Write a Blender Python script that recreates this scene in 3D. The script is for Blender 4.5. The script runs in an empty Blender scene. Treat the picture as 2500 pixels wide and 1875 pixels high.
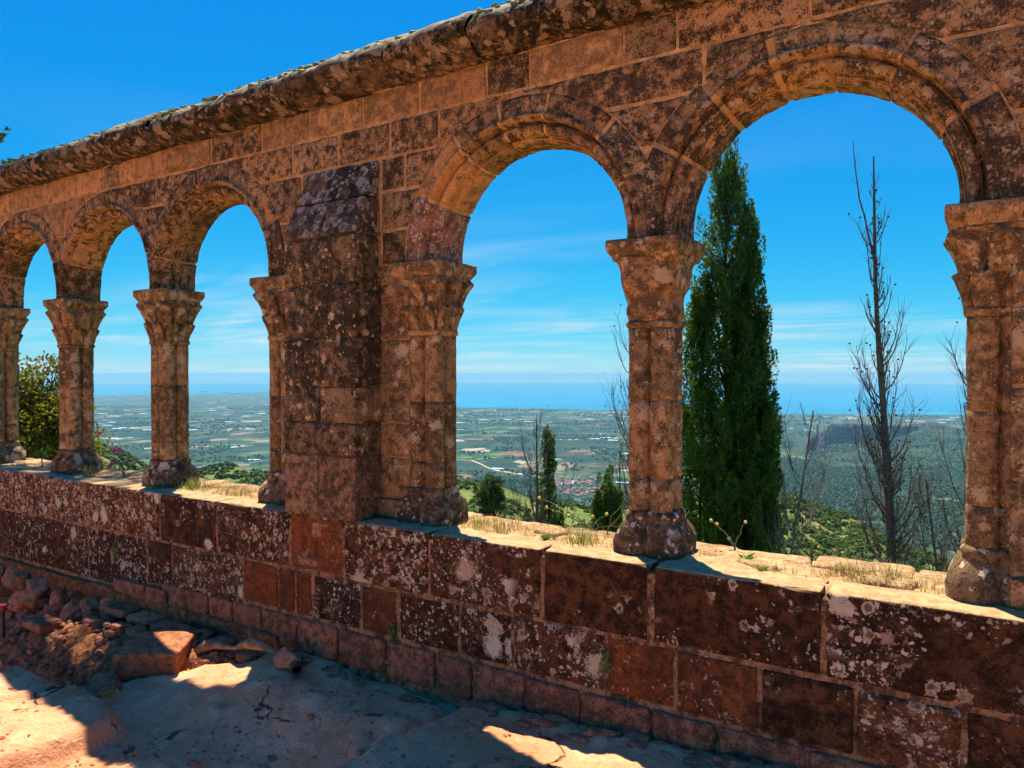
import bpy, math, random
import numpy as np
from mathutils import Vector

# ------------------------------------------------------------------ camera, sky, sun, exposure
sc = bpy.context.scene
CX, CY, CZ = 0.0, -3.1447, 1.75
YAW = math.radians(32.584)
PITCH = math.radians(-0.839)
cd = bpy.data.cameras.new('camera'); cam = bpy.data.objects.new('camera', cd)
sc.collection.objects.link(cam); sc.camera = cam
cam.location = (CX, CY, CZ)
cam.rotation_euler = (math.pi/2 + PITCH, 0, YAW)
cd.sensor_width = 36.0; cd.lens = 26.064
cd.clip_start = 0.05; cd.clip_end = 150000.0

SUN = Vector((-0.2635, 0.31, 1.0)).normalized()      # towards the sun
EL = math.asin(SUN.z); AZ = math.atan2(SUN.x, SUN.y)
world = bpy.data.worlds.new('World'); sc.world = world; world.use_nodes = True
wn, wl = world.node_tree.nodes, world.node_tree.links
wn.clear()
w_out = wn.new('ShaderNodeOutputWorld'); w_bg = wn.new('ShaderNodeBackground')
sky = wn.new('ShaderNodeTexSky'); sky.sky_type = 'NISHITA'; sky.sun_disc = False
sky.sun_elevation = EL; sky.sun_rotation = AZ
sky.altitude = 550; sky.air_density = 1.0; sky.dust_density = 0.2; sky.ozone_density = 3.0
# deepen the blue evenly over the whole sky: a power and a gain on each channel
KS = 0.16
# from 550 m up the sky reaches 0.75 degrees below eye level
sky.texture_mapping.vector_type = 'POINT'; sky.texture_mapping.translation = (0, 0, 0.0135)
w_rgb = wn.new('ShaderNodeSeparateColor'); wl.new(sky.outputs[0], w_rgb.inputs[0])
w_hs = wn.new('ShaderNodeCombineColor')
for ch, (gain, pw) in enumerate(((0.25, 2.8), (0.60, 0.95), (0.88, 0.30))):
    m1 = wn.new('ShaderNodeMath'); m1.operation = 'MULTIPLY'; wl.new(w_rgb.outputs[ch], m1.inputs[0]); m1.inputs[1].default_value = KS
    m2 = wn.new('ShaderNodeMath'); m2.operation = 'POWER'; wl.new(m1.outputs[0], m2.inputs[0]); m2.inputs[1].default_value = pw
    m3 = wn.new('ShaderNodeMath'); m3.operation = 'MULTIPLY'; wl.new(m2.outputs[0], m3.inputs[0]); m3.inputs[1].default_value = gain/KS
    wl.new(m3.outputs[0], w_hs.inputs[ch])
# thin cirrus: a flat high layer seen in perspective (direction divided by its height)
w_tc = wn.new('ShaderNodeTexCoord'); w_sep = wn.new('ShaderNodeSeparateXYZ')
wl.new(w_tc.outputs['Generated'], w_sep.inputs[0])
def wmath(op, a, b=None, clamp=False):
    n = wn.new('ShaderNodeMath'); n.operation = op; n.use_clamp = clamp
    for i, v in enumerate((a, b)):
        if v is None: continue
        if isinstance(v, (int, float)): n.inputs[i].default_value = v
        else: wl.new(v, n.inputs[i])
    return n.outputs[0]
zz = wmath('MAXIMUM', wmath('ADD', w_sep.outputs['Z'], 0.06), 0.03)
u_ = wmath('DIVIDE', w_sep.outputs['X'], zz); v_ = wmath('DIVIDE', w_sep.outputs['Y'], zz)
w_cmb = wn.new('ShaderNodeCombineXYZ'); wl.new(u_, w_cmb.inputs[0]); wl.new(v_, w_cmb.inputs[1])
w_map = wn.new('ShaderNodeMapping'); w_map.inputs['Rotation'].default_value = (0, 0, math.radians(28))
w_map.inputs['Scale'].default_value = (0.46, 0.95, 1.0); w_map.inputs['Location'].default_value = (9.5, 6.2, 0.0)
wl.new(w_cmb.outputs[0], w_map.inputs[0])
def wnoise(scale, detail, rough, dist):
    n = wn.new('ShaderNodeTexNoise'); n.inputs['Scale'].default_value = scale; n.inputs['Detail'].default_value = detail
    n.inputs['Roughness'].default_value = rough; n.inputs['Distortion'].default_value = dist
    wl.new(w_map.outputs[0], n.inputs['Vector']); return n.outputs[0]
c1 = wnoise(1.1, 6, 0.56, 0.7); c2 = wnoise(0.33, 3, 0.5, 0.2)
cl = wmath('MULTIPLY', wmath('MULTIPLY', wmath('SUBTRACT', c1, 0.40), 3.0, True),
           wmath('MULTIPLY', wmath('SUBTRACT', c2, 0.42), 5.0, True), True)
low = wmath('SUBTRACT', 1.0, wmath('MULTIPLY', w_sep.outputs['Z'], 3.0), True)
cl = wmath('MULTIPLY', wmath('MULTIPLY', cl, low), 1.0, True)
w_mix = wn.new('ShaderNodeMixRGB'); wl.new(cl, w_mix.inputs[0])
wl.new(w_hs.outputs[0], w_mix.inputs[1]); w_mix.inputs[2].default_value = (4.6, 5.3, 5.8, 1)
wl.new(w_mix.outputs[0], w_bg.inputs[0]); w_bg.inputs[1].default_value = 0.090
wl.new(w_bg.outputs[0], w_out.inputs[0])

sd = bpy.data.lights.new('sun', 'SUN'); sun = bpy.data.objects.new('sun', sd); sc.collection.objects.link(sun)
sd.energy = 5.0; sd.angle = math.radians(0.53); sd.color = (1.0, 0.92, 0.78)
sun.rotation_euler = (-SUN).to_track_quat('-Z', 'Y').to_euler(); sun.location = (0, 0, 30)

vs = sc.view_settings
vs.view_transform = 'Standard'; vs.look = 'None'; vs.exposure = 0.86; vs.gamma = 1.0; vs.use_curve_mapping = False
sc.render.engine = 'CYCLES'
cy = sc.cycles
cy.use_denoising = True; cy.use_adaptive_sampling = True; cy.adaptive_threshold = 0.03; cy.adaptive_min_samples = 12; cy.max_bounces = 5; cy.diffuse_bounces = 3; cy.glossy_bounces = 2
cy.transmission_bounces = 3; cy.transparent_max_bounces = 8; cy.volume_bounces = 0
cy.caustics_reflective = False; cy.caustics_refractive = False

# ------------------------------------------------------------------ helpers
COL = sc.collection
FW = np.array([-math.sin(YAW), math.cos(YAW), 0.0]); RT = np.array([math.cos(YAW), math.sin(YAW), 0.0])
def loc(ratio, depth, z=0.0):
    """a place on the land: so far ahead, so far to the side of the view axis"""
    p = np.array([CX, CY, 0.0]) + FW*depth + RT*ratio*depth
    return np.array([p[0], p[1], z])

def tag(o, label=None, cat=None, group=None, kind=None):
    if label: o['label'] = label
    if cat: o['category'] = cat
    if group: o['group'] = group
    if kind: o['kind'] = kind
    return o
def empty(name, p=(0, 0, 0), parent=None):
    o = bpy.data.objects.new(name, None); COL.objects.link(o); o.location = p
    o.empty_display_size = 0.1
    if parent: o.parent = parent
    return o
def mesh_from(name, V, F, mats, smooth=True, mi=None):
    """V (n,3); F array (m,k) or list of arrays of different k"""
    me = bpy.data.meshes.new(name)
    V = np.asarray(V, dtype=np.float32)
    if isinstance(F, np.ndarray): F = [F]
    F = [np.asarray(f, dtype=np.int32) for f in F if len(f)]
    nl = sum(f.size for f in F); nf = sum(len(f) for f in F)
    me.vertices.add(len(V)); me.vertices.foreach_set('co', V.ravel())
    me.loops.add(nl); me.polygons.add(nf)
    me.loops.foreach_set('vertex_index', np.concatenate([f.ravel() for f in F]))
    tot = np.concatenate([np.full(len(f), f.shape[1], np.int32) for f in F])
    st = np.concatenate([[0], np.cumsum(tot)[:-1]]).astype(np.int32)
    me.polygons.foreach_set('loop_start', st)
    me.polygons.foreach_set('use_smooth', np.full(nf, smooth))
    if not isinstance(mats, (list, tuple)): mats = [mats]
    for m in mats: me.materials.append(m)
    if mi is not None: me.polygons.foreach_set('material_index', np.asarray(mi, dtype=np.int32))
    me.update(calc_edges=True)
    return me
def link(name, me, parent=None, p=None):
    o = bpy.data.objects.new(name, me); COL.objects.link(o)
    if parent: o.parent = parent
    if p is not None: o.location = p
    return o
def mk(name, V, F, mats, parent=None, smooth=True, mi=None, p=None):
    return link(name, mesh_from(name, V, F, mats, smooth, mi), parent, p)

# value noise on numpy arrays
def _h(ix, iy, iz, s):
    n = (ix*374761393 + iy*668265263 + iz*2147483647 + s*974634777) & 0xffffffff
    n = ((n ^ (n >> 13))*1274126177) & 0xffffffff
    return ((n ^ (n >> 16)) & 0xffff)/32767.5 - 1.0
def vn(P, s=0):
    P = np.asarray(P, dtype=np.float64); i = np.floor(P).astype(np.int64); f = P - i
    f = f*f*f*(f*(f*6 - 15) + 10)
    x, y, z = i[..., 0], i[..., 1], i[..., 2]; fx, fy, fz = f[..., 0], f[..., 1], f[..., 2]
    r = 0
    for a in (0, 1):
        wx = fx if a else 1 - fx
        for b in (0, 1):
            wy = fy if b else 1 - fy
            for c in (0, 1):
                r = r + wx*wy*(fz if c else 1 - fz)*_h(x + a, y + b, z + c, s)
    return r
def fbm(P, sc_, octv=4, s=0, g=0.5):
    P = np.asarray(P, dtype=np.float64)*sc_; r = 0; a = 1.0; t = 0
    for k in range(octv):
        r = r + a*vn(P, s + 17*k); t += a; a *= g; P = P*2.03 + 5.3
    return r/t
def sstep(a, b, x):
    t = np.clip((np.asarray(x, dtype=np.float64) - a)/(b - a), 0, 1); return t*t*(3 - 2*t)

def axis_pts(L, r, res):
    n = max(1, int(round((L - 2*r)/res)))
    return np.unique(np.concatenate([[0, r*0.35, r], np.linspace(r, L - r, n + 1), [L - r, L - r*0.35, L]]))
def rbox(x0, x1, y0, y1, z0, z1, r=0.012, res=0.04, amp=0.003, seed=0, warp=None, freq=9.0, chip=0.006):
    """weathered dressed stone: rounded arrises, uneven faces, chipped edges"""
    lo = np.array([x0, y0, z0]); hi = np.array([x1, y1, z1]); r = min(r, 0.45*float((hi - lo).min()))
    ax = [axis_pts(float(hi[k] - lo[k]), r, res) + lo[k] for k in range(3)]
    Vs, Fs, off = [], [], 0
    for k in range(3):
        a, b = (k + 1) % 3, (k + 2) % 3
        A, B = np.meshgrid(ax[a], ax[b], indexing='ij'); na, nb = A.shape
        for side in (0, 1):
            P = np.zeros((na, nb, 3)); P[..., a] = A; P[..., b] = B; P[..., k] = hi[k] if side else lo[k]
            idx = np.arange(na*nb).reshape(na, nb) + off
            q = np.stack([idx[:-1, :-1], idx[1:, :-1], idx[1:, 1:], idx[:-1, 1:]], -1).reshape(-1, 4)
            Fs.append(q if side else q[:, ::-1]); Vs.append(P.reshape(-1, 3)); off += na*nb
    V = np.concatenate(Vs); F = np.concatenate(Fs)
    key = np.round(V*100000).astype(np.int64)
    _, first, inv = np.unique(key, axis=0, return_index=True, return_inverse=True)
    inv = inv.reshape(-1); V = V[first]; F = inv[F]
    q = np.clip(V, lo + r, hi - r); d = V - q; n = d/np.maximum(np.linalg.norm(d, axis=1, keepdims=True), 1e-9)
    V = q + n*r
    W = V.copy()
    if warp is not None: W = warp(V, lo, hi)
    edge = (np.abs(n) > 0.2).sum(1) > 1
    disp = amp*fbm(W, freq, 4, seed) - chip*edge*np.maximum(0, fbm(W + 7.7, 14.0, 2, seed + 5))
    return W + n*disp[:, None], F

def sweep_z(zs, rads, sec, cx, cy, nphi=56, noise=0.004, nf=22.0, seed=0, cap=True, corner=0.0):
    """stack of star-shaped sections; sec(phi, k) -> radius for ring k"""
    ph = np.linspace(0, 2*math.pi, nphi, endpoint=False)
    ph = ph + corner*np.sin(4*ph)
    rings = []
    for k, z in enumerate(zs):
        rr = sec(ph, k)
        rings.append(np.stack([cx + rr*np.cos(ph), cy + rr*np.sin(ph), np.full(nphi, z)], -1))
    V = np.array(rings)
    N = np.stack([np.cos(ph), np.sin(ph), np.zeros(nphi)], -1)[None]
    V = V + N*(noise*fbm(V, nf, 3, seed))[..., None]
    nr = len(zs); idx = np.arange(nr*nphi).reshape(nr, nphi)
    j = np.roll(idx, -1, axis=1)
    F = np.stack([idx[:-1], j[:-1], j[1:], idx[1:]], -1).reshape(-1, 4)
    V = V.reshape(-1, 3)
    Fs = [F]
    if cap:
        V = np.concatenate([V, [[cx, cy, zs[0]], [cx, cy, zs[-1]]]])
        b, t = nr*nphi, nr*nphi + 1
        Fs.append(np.stack([np.full(nphi, b), j[0], idx[0]], -1))
        Fs.append(np.stack([np.full(nphi, t), idx[-1], j[-1]], -1))
    return V, Fs
def quatre(ph, off, rad):
    """outline of four touching colonnettes"""
    best = np.zeros_like(ph)
    for sx in (-1, 1):
        for sy in (-1, 1):
            c = off*(sx*np.cos(ph) + sy*np.sin(ph)); s2 = 2*off*off - c*c
            disc = rad*rad - s2
            best = np.maximum(best, np.where(disc > 0, c + np.sqrt(np.maximum(disc, 0)), 0))
    return best
def squarish(ph, h, p=6.0):
    return h/((np.abs(np.cos(ph))**p + np.abs(np.sin(ph))**p)**(1.0/p))

def tube(path, rad, sides=5):
    P = np.asarray(path, dtype=np.float64); n = len(P); rad = np.broadcast_to(np.asarray(rad, dtype=np.float64), (n,))
    T = np.gradient(P, axis=0); T /= np.maximum(np.linalg.norm(T, axis=1, keepdims=True), 1e-9)
    ref = np.array([0.31, 0.83, 0.46]); A = np.cross(T, ref); A /= np.maximum(np.linalg.norm(A, axis=1, keepdims=True), 1e-9)
    B = np.cross(T, A); ph = np.linspace(0, 2*math.pi, sides, endpoint=False)
    V = P[:, None] + rad[:, None, None]*(A[:, None]*np.cos(ph)[None, :, None] + B[:, None]*np.sin(ph)[None, :, None])
    idx = np.arange(n*sides).reshape(n, sides); j = np.roll(idx, -1, 1)
    F = np.stack([idx[:-1], j[:-1], j[1:], idx[1:]], -1).reshape(-1, 4)
    return V.reshape(-1, 3), F
class Bag:
    """collects pieces of one mesh"""
    def __init__(self): self.V, self.F, self.n = [], {}, 0
    def add(self, V, F):
        V = np.asarray(V)
        for f in (F if isinstance(F, list) else [F]):
            f = np.asarray(f)
            if len(f): self.F.setdefault(f.shape[1], []).append(f + self.n)
        self.V.append(V); self.n += len(V)
    def build(self, name, mat, parent=None, smooth=True, p=None):
        V = np.concatenate(self.V)
        return mk(name, V, [np.concatenate(x) for x in self.F.values()], mat, parent, smooth, None, p)
def ico(sub=1):
    t = (1 + 5**0.5)/2
    V = [(-1, t, 0), (1, t, 0), (-1, -t, 0), (1, -t, 0), (0, -1, t), (0, 1, t), (0, -1, -t), (0, 1, -t), (t, 0, -1), (t, 0, 1), (-t, 0, -1), (-t, 0, 1)]
    F = [(0, 11, 5), (0, 5, 1), (0, 1, 7), (0, 7, 10), (0, 10, 11), (1, 5, 9), (5, 11, 4), (11, 10, 2), (10, 7, 6), (7, 1, 8),
         (3, 9, 4), (3, 4, 2), (3, 2, 6), (3, 6, 8), (3, 8, 9), (4, 9, 5), (2, 4, 11), (6, 2, 10), (8, 6, 7), (9, 8, 1)]
    V = [np.array(v)/np.linalg.norm(v) for v in V]
    for _ in range(sub):
        c = {}; G = []
        def m(a, b):
            k = (min(a, b), max(a, b))
            if k not in c: c[k] = len(V); w = V[a] + V[b]; V.append(w/np.linalg.norm(w))
            return c[k]
        for a, b, d in F:
            x, y, z = m(a, b), m(b, d), m(d, a); G += [(a, x, z), (b, y, x), (d, z, y), (x, y, z)]
        F = G
    return np.array(V), np.array(F)

# ------------------------------------------------------------------ materials
class NT:
    def __init__(self, name):
        self.m = bpy.data.materials.new(name); self.m.use_nodes = True
        self.t = self.m.node_tree; self.t.nodes.clear()
        self.out = self.t.nodes.new('ShaderNodeOutputMaterial')
    def n(self, typ, **kw):
        x = self.t.nodes.new('ShaderNode' + typ)
        for k, v in kw.items(): setattr(x, k, v)
        return x
    def set(self, sock, v):
        if v is None: return
        if hasattr(v, 'is_linked'): self.t.links.new(v, sock)
        elif isinstance(v, tuple) and len(v) == 3 and sock.type == 'RGBA': sock.default_value = (*v, 1)
        else: sock.default_value = v
    def pos(self): return self.n('NewGeometry').outputs['Position']
    def noise(self, vec, scale, detail=4, rough=0.55, dist=0.0):
        x = self.n('TexNoise'); self.set(x.inputs['Vector'], vec); x.inputs['Scale'].default_value = scale
        x.inputs['Detail'].default_value = detail; x.inputs['Roughness'].default_value = rough; x.inputs['Distortion'].default_value = dist
        return x.outputs[0]
    def noisec(self, vec, scale, detail=2):
        x = self.n('TexNoise'); self.set(x.inputs['Vector'], vec); x.inputs['Scale'].default_value = scale
        x.inputs['Detail'].default_value = detail; return x.outputs['Color']
    def voro(self, vec, scale, feature='F1', metric='EUCLIDEAN', dim='3D', rand=1.0):
        x = self.n('TexVoronoi', feature=feature, distance=metric, voronoi_dimensions=dim)
        self.set(x.inputs['Vector'], vec); x.inputs['Scale'].default_value = scale; x.inputs['Randomness'].default_value = rand
        return x
    def math(self, op, a, b=None, c=None, clamp=False):
        x = self.n('Math', operation=op, use_clamp=clamp)
        for i, v in enumerate((a, b, c)): self.set(x.inputs[i], v)
        return x.outputs[0]
    def vmath(self, op, a, b=None, scale=None):
        x = self.n('VectorMath', operation=op); self.set(x.inputs[0], a)
        if b is not None: self.set(x.inputs[1], b)
        if scale is not None: x.inputs['Scale'].default_value = scale
        return x.outputs['Vector']
    def step(self, x, a, b):
        """0 below a, 1 above b (a may exceed b)"""
        r = self.n('MapRange', interpolation_type='SMOOTHSTEP'); self.set(r.inputs[0], x)
        r.inputs[1].default_value = a; r.inputs[2].default_value = b; r.inputs[3].default_value = 0; r.inputs[4].default_value = 1
        if a > b:
            r.inputs[1].default_value = b; r.inputs[2].default_value = a; r.inputs[3].default_value = 1; r.inputs[4].default_value = 0
        return r.outputs[0]
    def mix(self, f, a, b, blend='MIX'):
        x = self.n('MixRGB', blend_type=blend); self.set(x.inputs[0], f); self.set(x.inputs[1], a); self.set(x.inputs[2], b)
        return x.outputs[0]
    def ramp(self, x, stops, interp='LINEAR'):
        r = self.n('ValToRGB'); self.set(r.inputs[0], x); e = r.color_ramp; e.interpolation = interp
        while len(e.elements) < len(stops): e.elements.new(0.5)
        for el, (p, c) in zip(e.elements, stops): el.position = p; el.color = (*c, 1)
        return r.outputs[0]
    def scalexyz(self, vec, s): return self.vmath('MULTIPLY', vec, s)
    def sep(self, vec): 
        x = self.n('SeparateXYZ'); self.set(x.inputs[0], vec); return x.outputs
    def bump(self, h, strength, dist, normal=None):
        b = self.n('Bump'); b.inputs['Strength'].default_value = strength; b.inputs['Distance'].default_value = dist
        self.set(b.inputs['Height'], h); self.set(b.inputs['Normal'], normal); return b.outputs[0]
    def finish(self, col, rough=0.9, normal=None, spec=0.2):
        p = self.n('BsdfPrincipled'); self.set(p.inputs['Base Color'], col); self.set(p.inputs['Roughness'], rough)
        p.inputs['Specular IOR Level'].default_value = spec
        self.set(p.inputs['Normal'], normal); self.t.links.new(p.outputs[0], self.out.inputs[0]); return self.m
    def spots(self, vec, scale, thr, k, sharp=14.0, mask=None, warp=None, rag=None):
        """round lichen thalli of differing size: cells whose random value passes thr carry a disc"""
        v = vec if warp is None else self.vmath('ADD', vec, warp)
        vo = self.voro(v, scale); s = self.sep(vo.outputs['Color'])
        rad = self.math('MULTIPLY', self.math('SUBTRACT', s[0], thr), k)
        dist = vo.outputs['Distance']
        if rag is not None: dist = self.math('ADD', dist, rag)
        f = self.math('MULTIPLY', self.math('SUBTRACT', rad, dist), sharp, clamp=True)
        if mask is not None: f = self.math('MULTIPLY', f, mask, clamp=True)
        return f, vo.outputs['Distance'], rad, s[1]

def stone(name, c1, c2, dark, dark_amt, lich=(), vary=0.11, grain=0.5, bump=0.009, streak=0.0, tint=0.25, dust=None, speck=0.6):
    """weathered sandstone. lich: list of (scale, threshold, size, colour, cluster scale, cluster level, ring)"""
    T = NT(name); P = T.pos()
    rnd = T.n('ObjectInfo').outputs['Random']
    cb = T.n('CombineXYZ'); [T.set(cb.inputs[q], T.math('MULTIPLY', rnd, (31.7, 17.3, 23.9)[q])) for q in range(3)]
    Q = T.vmath('ADD', P, cb.outputs[0])
    n1 = T.noise(Q, 4.5, 3, 0.62, 0.3); n2 = T.noise(Q, 17, 5, 0.74); n3 = T.noise(P, 105, 3, 0.68)
    col = T.mix(T.step(n1, 0.36, 0.66), c1, c2)
    # each stone came from its own bed: lighter, darker, redder
    r2 = T.math('FRACT', T.math('MULTIPLY', rnd, 7.13))
    col = T.mix(T.math('MULTIPLY', r2, tint), col, (c2[0]*1.35, c2[1]*0.92, c2[2]*0.72))
    col = T.mix(1.0, col, T.ramp(rnd, [(0, (0.74, 0.74, 0.74)), (1, (1.20, 1.17, 1.14))]), 'MULTIPLY')
    # black crust in patches, then fine dark grains
    lvl = T.math('ADD', T.math('MULTIPLY', n2, 0.7), T.math('MULTIPLY', n1, 0.3))
    lvl = T.math('ADD', lvl, T.math('MULTIPLY', T.math('SUBTRACT', T.math('FRACT', T.math('MULTIPLY', rnd, 13.7)), 0.5), vary))
    crust = T.math('MULTIPLY', T.step(lvl, 0.42, 0.58), dark_amt, clamp=True)
    col = T.mix(crust, col, dark)
    if streak:
        ps = T.scalexyz(P, (9.0, 9.0, 0.9)); st = T.noise(ps, 1.0, 4, 0.65)
        col = T.mix(T.math('MULTIPLY', T.step(st, 0.46, 0.64), streak), col, dark)
    g = T.math('ADD', T.math('MULTIPLY', n3, 0.6), T.math('MULTIPLY', n2, 0.4))
    col = T.mix(T.math('MULTIPLY', T.step(g, 0.50, 0.57), speck), col, (dark[0]*0.8, dark[1]*0.8, dark[2]*0.8))
    col = T.mix(T.math('MULTIPLY', T.step(g, 0.47, 0.40), grain*0.6), col, (c2[0]*1.35, c2[1]*1.32, c2[2]*1.3))
    h = T.math('ADD', T.math('MULTIPLY', n2, 1.0), T.math('MULTIPLY', n3, 0.45))
    wob = T.vmath('SCALE', T.vmath('SUBTRACT', T.noisec(P, 34, 1), (0.5, 0.5, 0.5)), scale=0.032)
    rag = T.math('MULTIPLY', T.math('SUBTRACT', g, 0.5), 1.7)
    own = T.math('MULTIPLY', T.math('SUBTRACT', T.math('FRACT', T.math('MULTIPLY', rnd, 29.3)), 0.5), 0.14)
    for (s, thr, k, lc, cs, clv, ring) in lich:
        m = None
        if cs: m = T.step(T.math('ADD', T.noise(P, cs, 2, 0.5), own), clv, clv + 0.06)
        if k is None:      # crust without outline
            f = T.math('MULTIPLY', T.step(T.noise(P, s, 4, 0.7), thr, thr + 0.07), m, clamp=True)
            col = T.mix(T.math('MULTIPLY', f, 0.85), col, T.mix(T.math('MULTIPLY', T.step(g, 0.48, 0.58), 0.7), lc, (lc[0]*0.5, lc[1]*0.45, lc[2]*0.4)))
            continue
        f, dist, rad, rr = T.spots(P, s, thr, k, 9.0, m, wob, rag)
        if ring:
            inner = T.step(T.math('DIVIDE', dist, T.math('MAXIMUM', rad, 0.01)), 0.35, 0.75)
            f = T.math('MULTIPLY', f, T.math('ADD', T.math('MULTIPLY', inner, 0.85), 0.15))
        lcol = T.mix(T.math('MULTIPLY', T.step(g, 0.50, 0.60), 0.6), lc, (lc[0]*0.45, lc[1]*0.40, lc[2]*0.35))
        lcol = T.mix(T.math('MULTIPLY', rr, 0.6), lcol, (lc[0]*0.72, lc[1]*0.60, lc[2]*0.46))
        f = T.math('MULTIPLY', f, T.math('ADD', 0.70, T.math('MULTIPLY', T.step(n3, 0.38, 0.55), 0.30)))
        col = T.mix(f, col, lcol)
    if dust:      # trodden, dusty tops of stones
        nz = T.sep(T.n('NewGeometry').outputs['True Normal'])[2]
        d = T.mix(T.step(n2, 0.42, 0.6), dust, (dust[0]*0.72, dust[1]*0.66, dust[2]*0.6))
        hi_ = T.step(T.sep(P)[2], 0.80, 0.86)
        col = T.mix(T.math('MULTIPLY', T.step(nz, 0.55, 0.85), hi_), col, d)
    nb = T.bump(h, 1.0, bump)
    return T.finish(col, 0.92, nb, 0.12)

PALE = (0.72, 0.56, 0.36); CREAM = (0.52, 0.38, 0.20); GREY = (0.30, 0.27, 0.23); OCHRE = (0.42, 0.20, 0.02); PINK = (0.52, 0.30, 0.20)
M = {}
BR1, BR2, BRD = (0.285, 0.166, 0.066), (0.385, 0.222, 0.088), (0.028, 0.020, 0.011)
M['wall'] = stone('brown_sandstone', BR1, BR2, BRD, 0.82,
    [(22, 0.55, None, (0.40, 0.27, 0.15), 3.0, 0.48, False), (30, 0.55, 1.05, (0.40, 0.27, 0.15), 3.0, 0.46, False), (11, 0.78, 1.5, (0.42, 0.31, 0.18), 2.2, 0.50, False)], speck=0.85)
M['wall_clean'] = stone('ochre_sandstone', (0.43, 0.225, 0.078), (0.51, 0.275, 0.100), (0.085, 0.050, 0.024), 0.55, [(40, 0.8, 1.0, (0.46, 0.31, 0.18), 3.0, 0.55, False)], speck=0.5)
M['wall_lichen'] = stone('lichened_sandstone', (0.27, 0.160, 0.064), (0.355, 0.210, 0.082), (0.034, 0.025, 0.014), 0.82,
    [(15, 0.42, 1.0, (0.40, 0.29, 0.18), 2.0, 0.42, False), (34, 0.40, 0.85, (0.42, 0.30, 0.18), 3.5, 0.42, False), (60, 0.5, 0.9, (0.44, 0.32, 0.2), 0, 0, False)], speck=0.75)
M['wall_pink'] = stone('pink_lichened_sandstone', (0.34, 0.18, 0.10), (0.40, 0.21, 0.12), (0.075, 0.046, 0.030), 0.7, [(60, 0.30, 1.0, (0.60, 0.38, 0.26), 5.0, 0.40, False)])
M['column'] = stone('column_sandstone', (0.31, 0.183, 0.072), (0.40, 0.235, 0.090), (0.046, 0.032, 0.016), 0.7,
    [(11, 0.40, 1.0, CREAM, 3.0, 0.43, False), (24, 0.45, 0.95, (0.50, 0.36, 0.19), 3.0, 0.40, False), (55, 0.5, 0.9, (0.5, 0.36, 0.19), 4.0, 0.42, False), (9, 0.88, 1.3, OCHRE, 0, 0, False)], speck=0.5)
M['base'] = stone('column_base_stone', (0.21, 0.130, 0.062), (0.28, 0.17, 0.078), (0.048, 0.034, 0.018), 0.85,
    [(10, 0.36, 0.95, (0.50, 0.41, 0.27), 2.5, 0.42, False), (26, 0.42, 0.9, PALE, 3.0, 0.42, False)], speck=0.6)
M['buttress'] = stone('buttress_sandstone', (0.175, 0.118, 0.052), (0.235, 0.155, 0.068), (0.028, 0.021, 0.011), 0.92,
    [(15, 0.55, 1.0, (0.58, 0.41, 0.19), 2.6, 0.42, False), (36, 0.52, 0.9, (0.56, 0.40, 0.19), 3.0, 0.41, False)], speck=0.6)
M['buttress_low'] = stone('pale_buttress_sandstone', (0.29, 0.168, 0.078), (0.36, 0.21, 0.098), (0.060, 0.038, 0.020), 0.8, [(22, 0.8, 0.9, CREAM, 0, 0, False)], speck=0.8)
M['weathering'] = stone('grey_lichened_weathering', (0.12, 0.082, 0.045), (0.16, 0.108, 0.058), (0.026, 0.022, 0.014), 0.95,
    [(13, 0.20, 0.85, (0.34, 0.31, 0.24), 0, 0, True), (28, 0.25, 0.9, (0.38, 0.34, 0.26), 4.0, 0.38, False), (12, 0.72, 1.0, (0.48, 0.36, 0.21), 0, 0, False)])
M['cornice'] = stone('mossy_cornice_stone', (0.15, 0.105, 0.055), (0.20, 0.135, 0.070), (0.016, 0.016, 0.008), 1.0,
    [(10, 0.30, 0.95, (0.30, 0.23, 0.15), 2.0, 0.36, False), (22, 0.34, 0.95, (0.34, 0.27, 0.17), 3.5, 0.40, False), (16, 0.72, 1.1, (0.40, 0.25, 0.08), 2.0, 0.5, False)], vary=0.04, streak=0.5, bump=0.02, dust=(0.42, 0.37, 0.22))
TAN_DUST = (0.56, 0.36, 0.17)  # pale dust on the worn tops of the upper course
LOWL = [(26, 0.55, None, (0.56, 0.43, 0.27), 1.9, 0.55, False), (60, 0.58, None, (0.58, 0.45, 0.29), 2.4, 0.50, False), (8.5, 0.60, 1.25, PALE, 1.7, 0.50, False), (19, 0.46, 1.0, (0.66, 0.48, 0.29), 1.9, 0.45, True), (44, 0.48, 0.95, PALE, 2.2, 0.44, False), (13, 0.84, 1.6, PINK, 0, 0, False), (24, 0.9, 1.8, OCHRE, 2.6, 0.54, False)]
LD1, LD2, LDD = (0.105, 0.042, 0.014), (0.150, 0.062, 0.021), (0.022, 0.011, 0.005)
M['low'] = stone('dark_red_sandstone', LD1, LD2, LDD, 0.85, LOWL, grain=0.3, dust=TAN_DUST, speck=0.6)
M['low_heavy'] = stone('dark_sandstone_thick_with_lichen', LD1, LD2, LDD, 0.85,
    [(6.5, 0.46, 1.15, (0.62, 0.46, 0.28), 1.6, 0.46, False)] + [(s_, t_ - 0.10, k_, c_, cs_, max(cl_ - 0.05, 0), r_) if k_ else (s_, t_ - 0.01, k_, c_, cs_, cl_ - 0.03, r_) for (s_, t_, k_, c_, cs_, cl_, r_) in LOWL], grain=0.3, dust=TAN_DUST, speck=0.6)
M['low_red'] = stone('fresh_red_sandstone', (0.215, 0.062, 0.016), (0.26, 0.078, 0.020), (0.060, 0.024, 0.010), 0.7, [(40, 0.80, 1.3, PALE, 2.0, 0.5, False), (30, 0.57, None, (0.50, 0.36, 0.22), 2.6, 0.55, False)], grain=0.35, streak=0.55, dust=TAN_DUST, speck=0.5)
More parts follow.
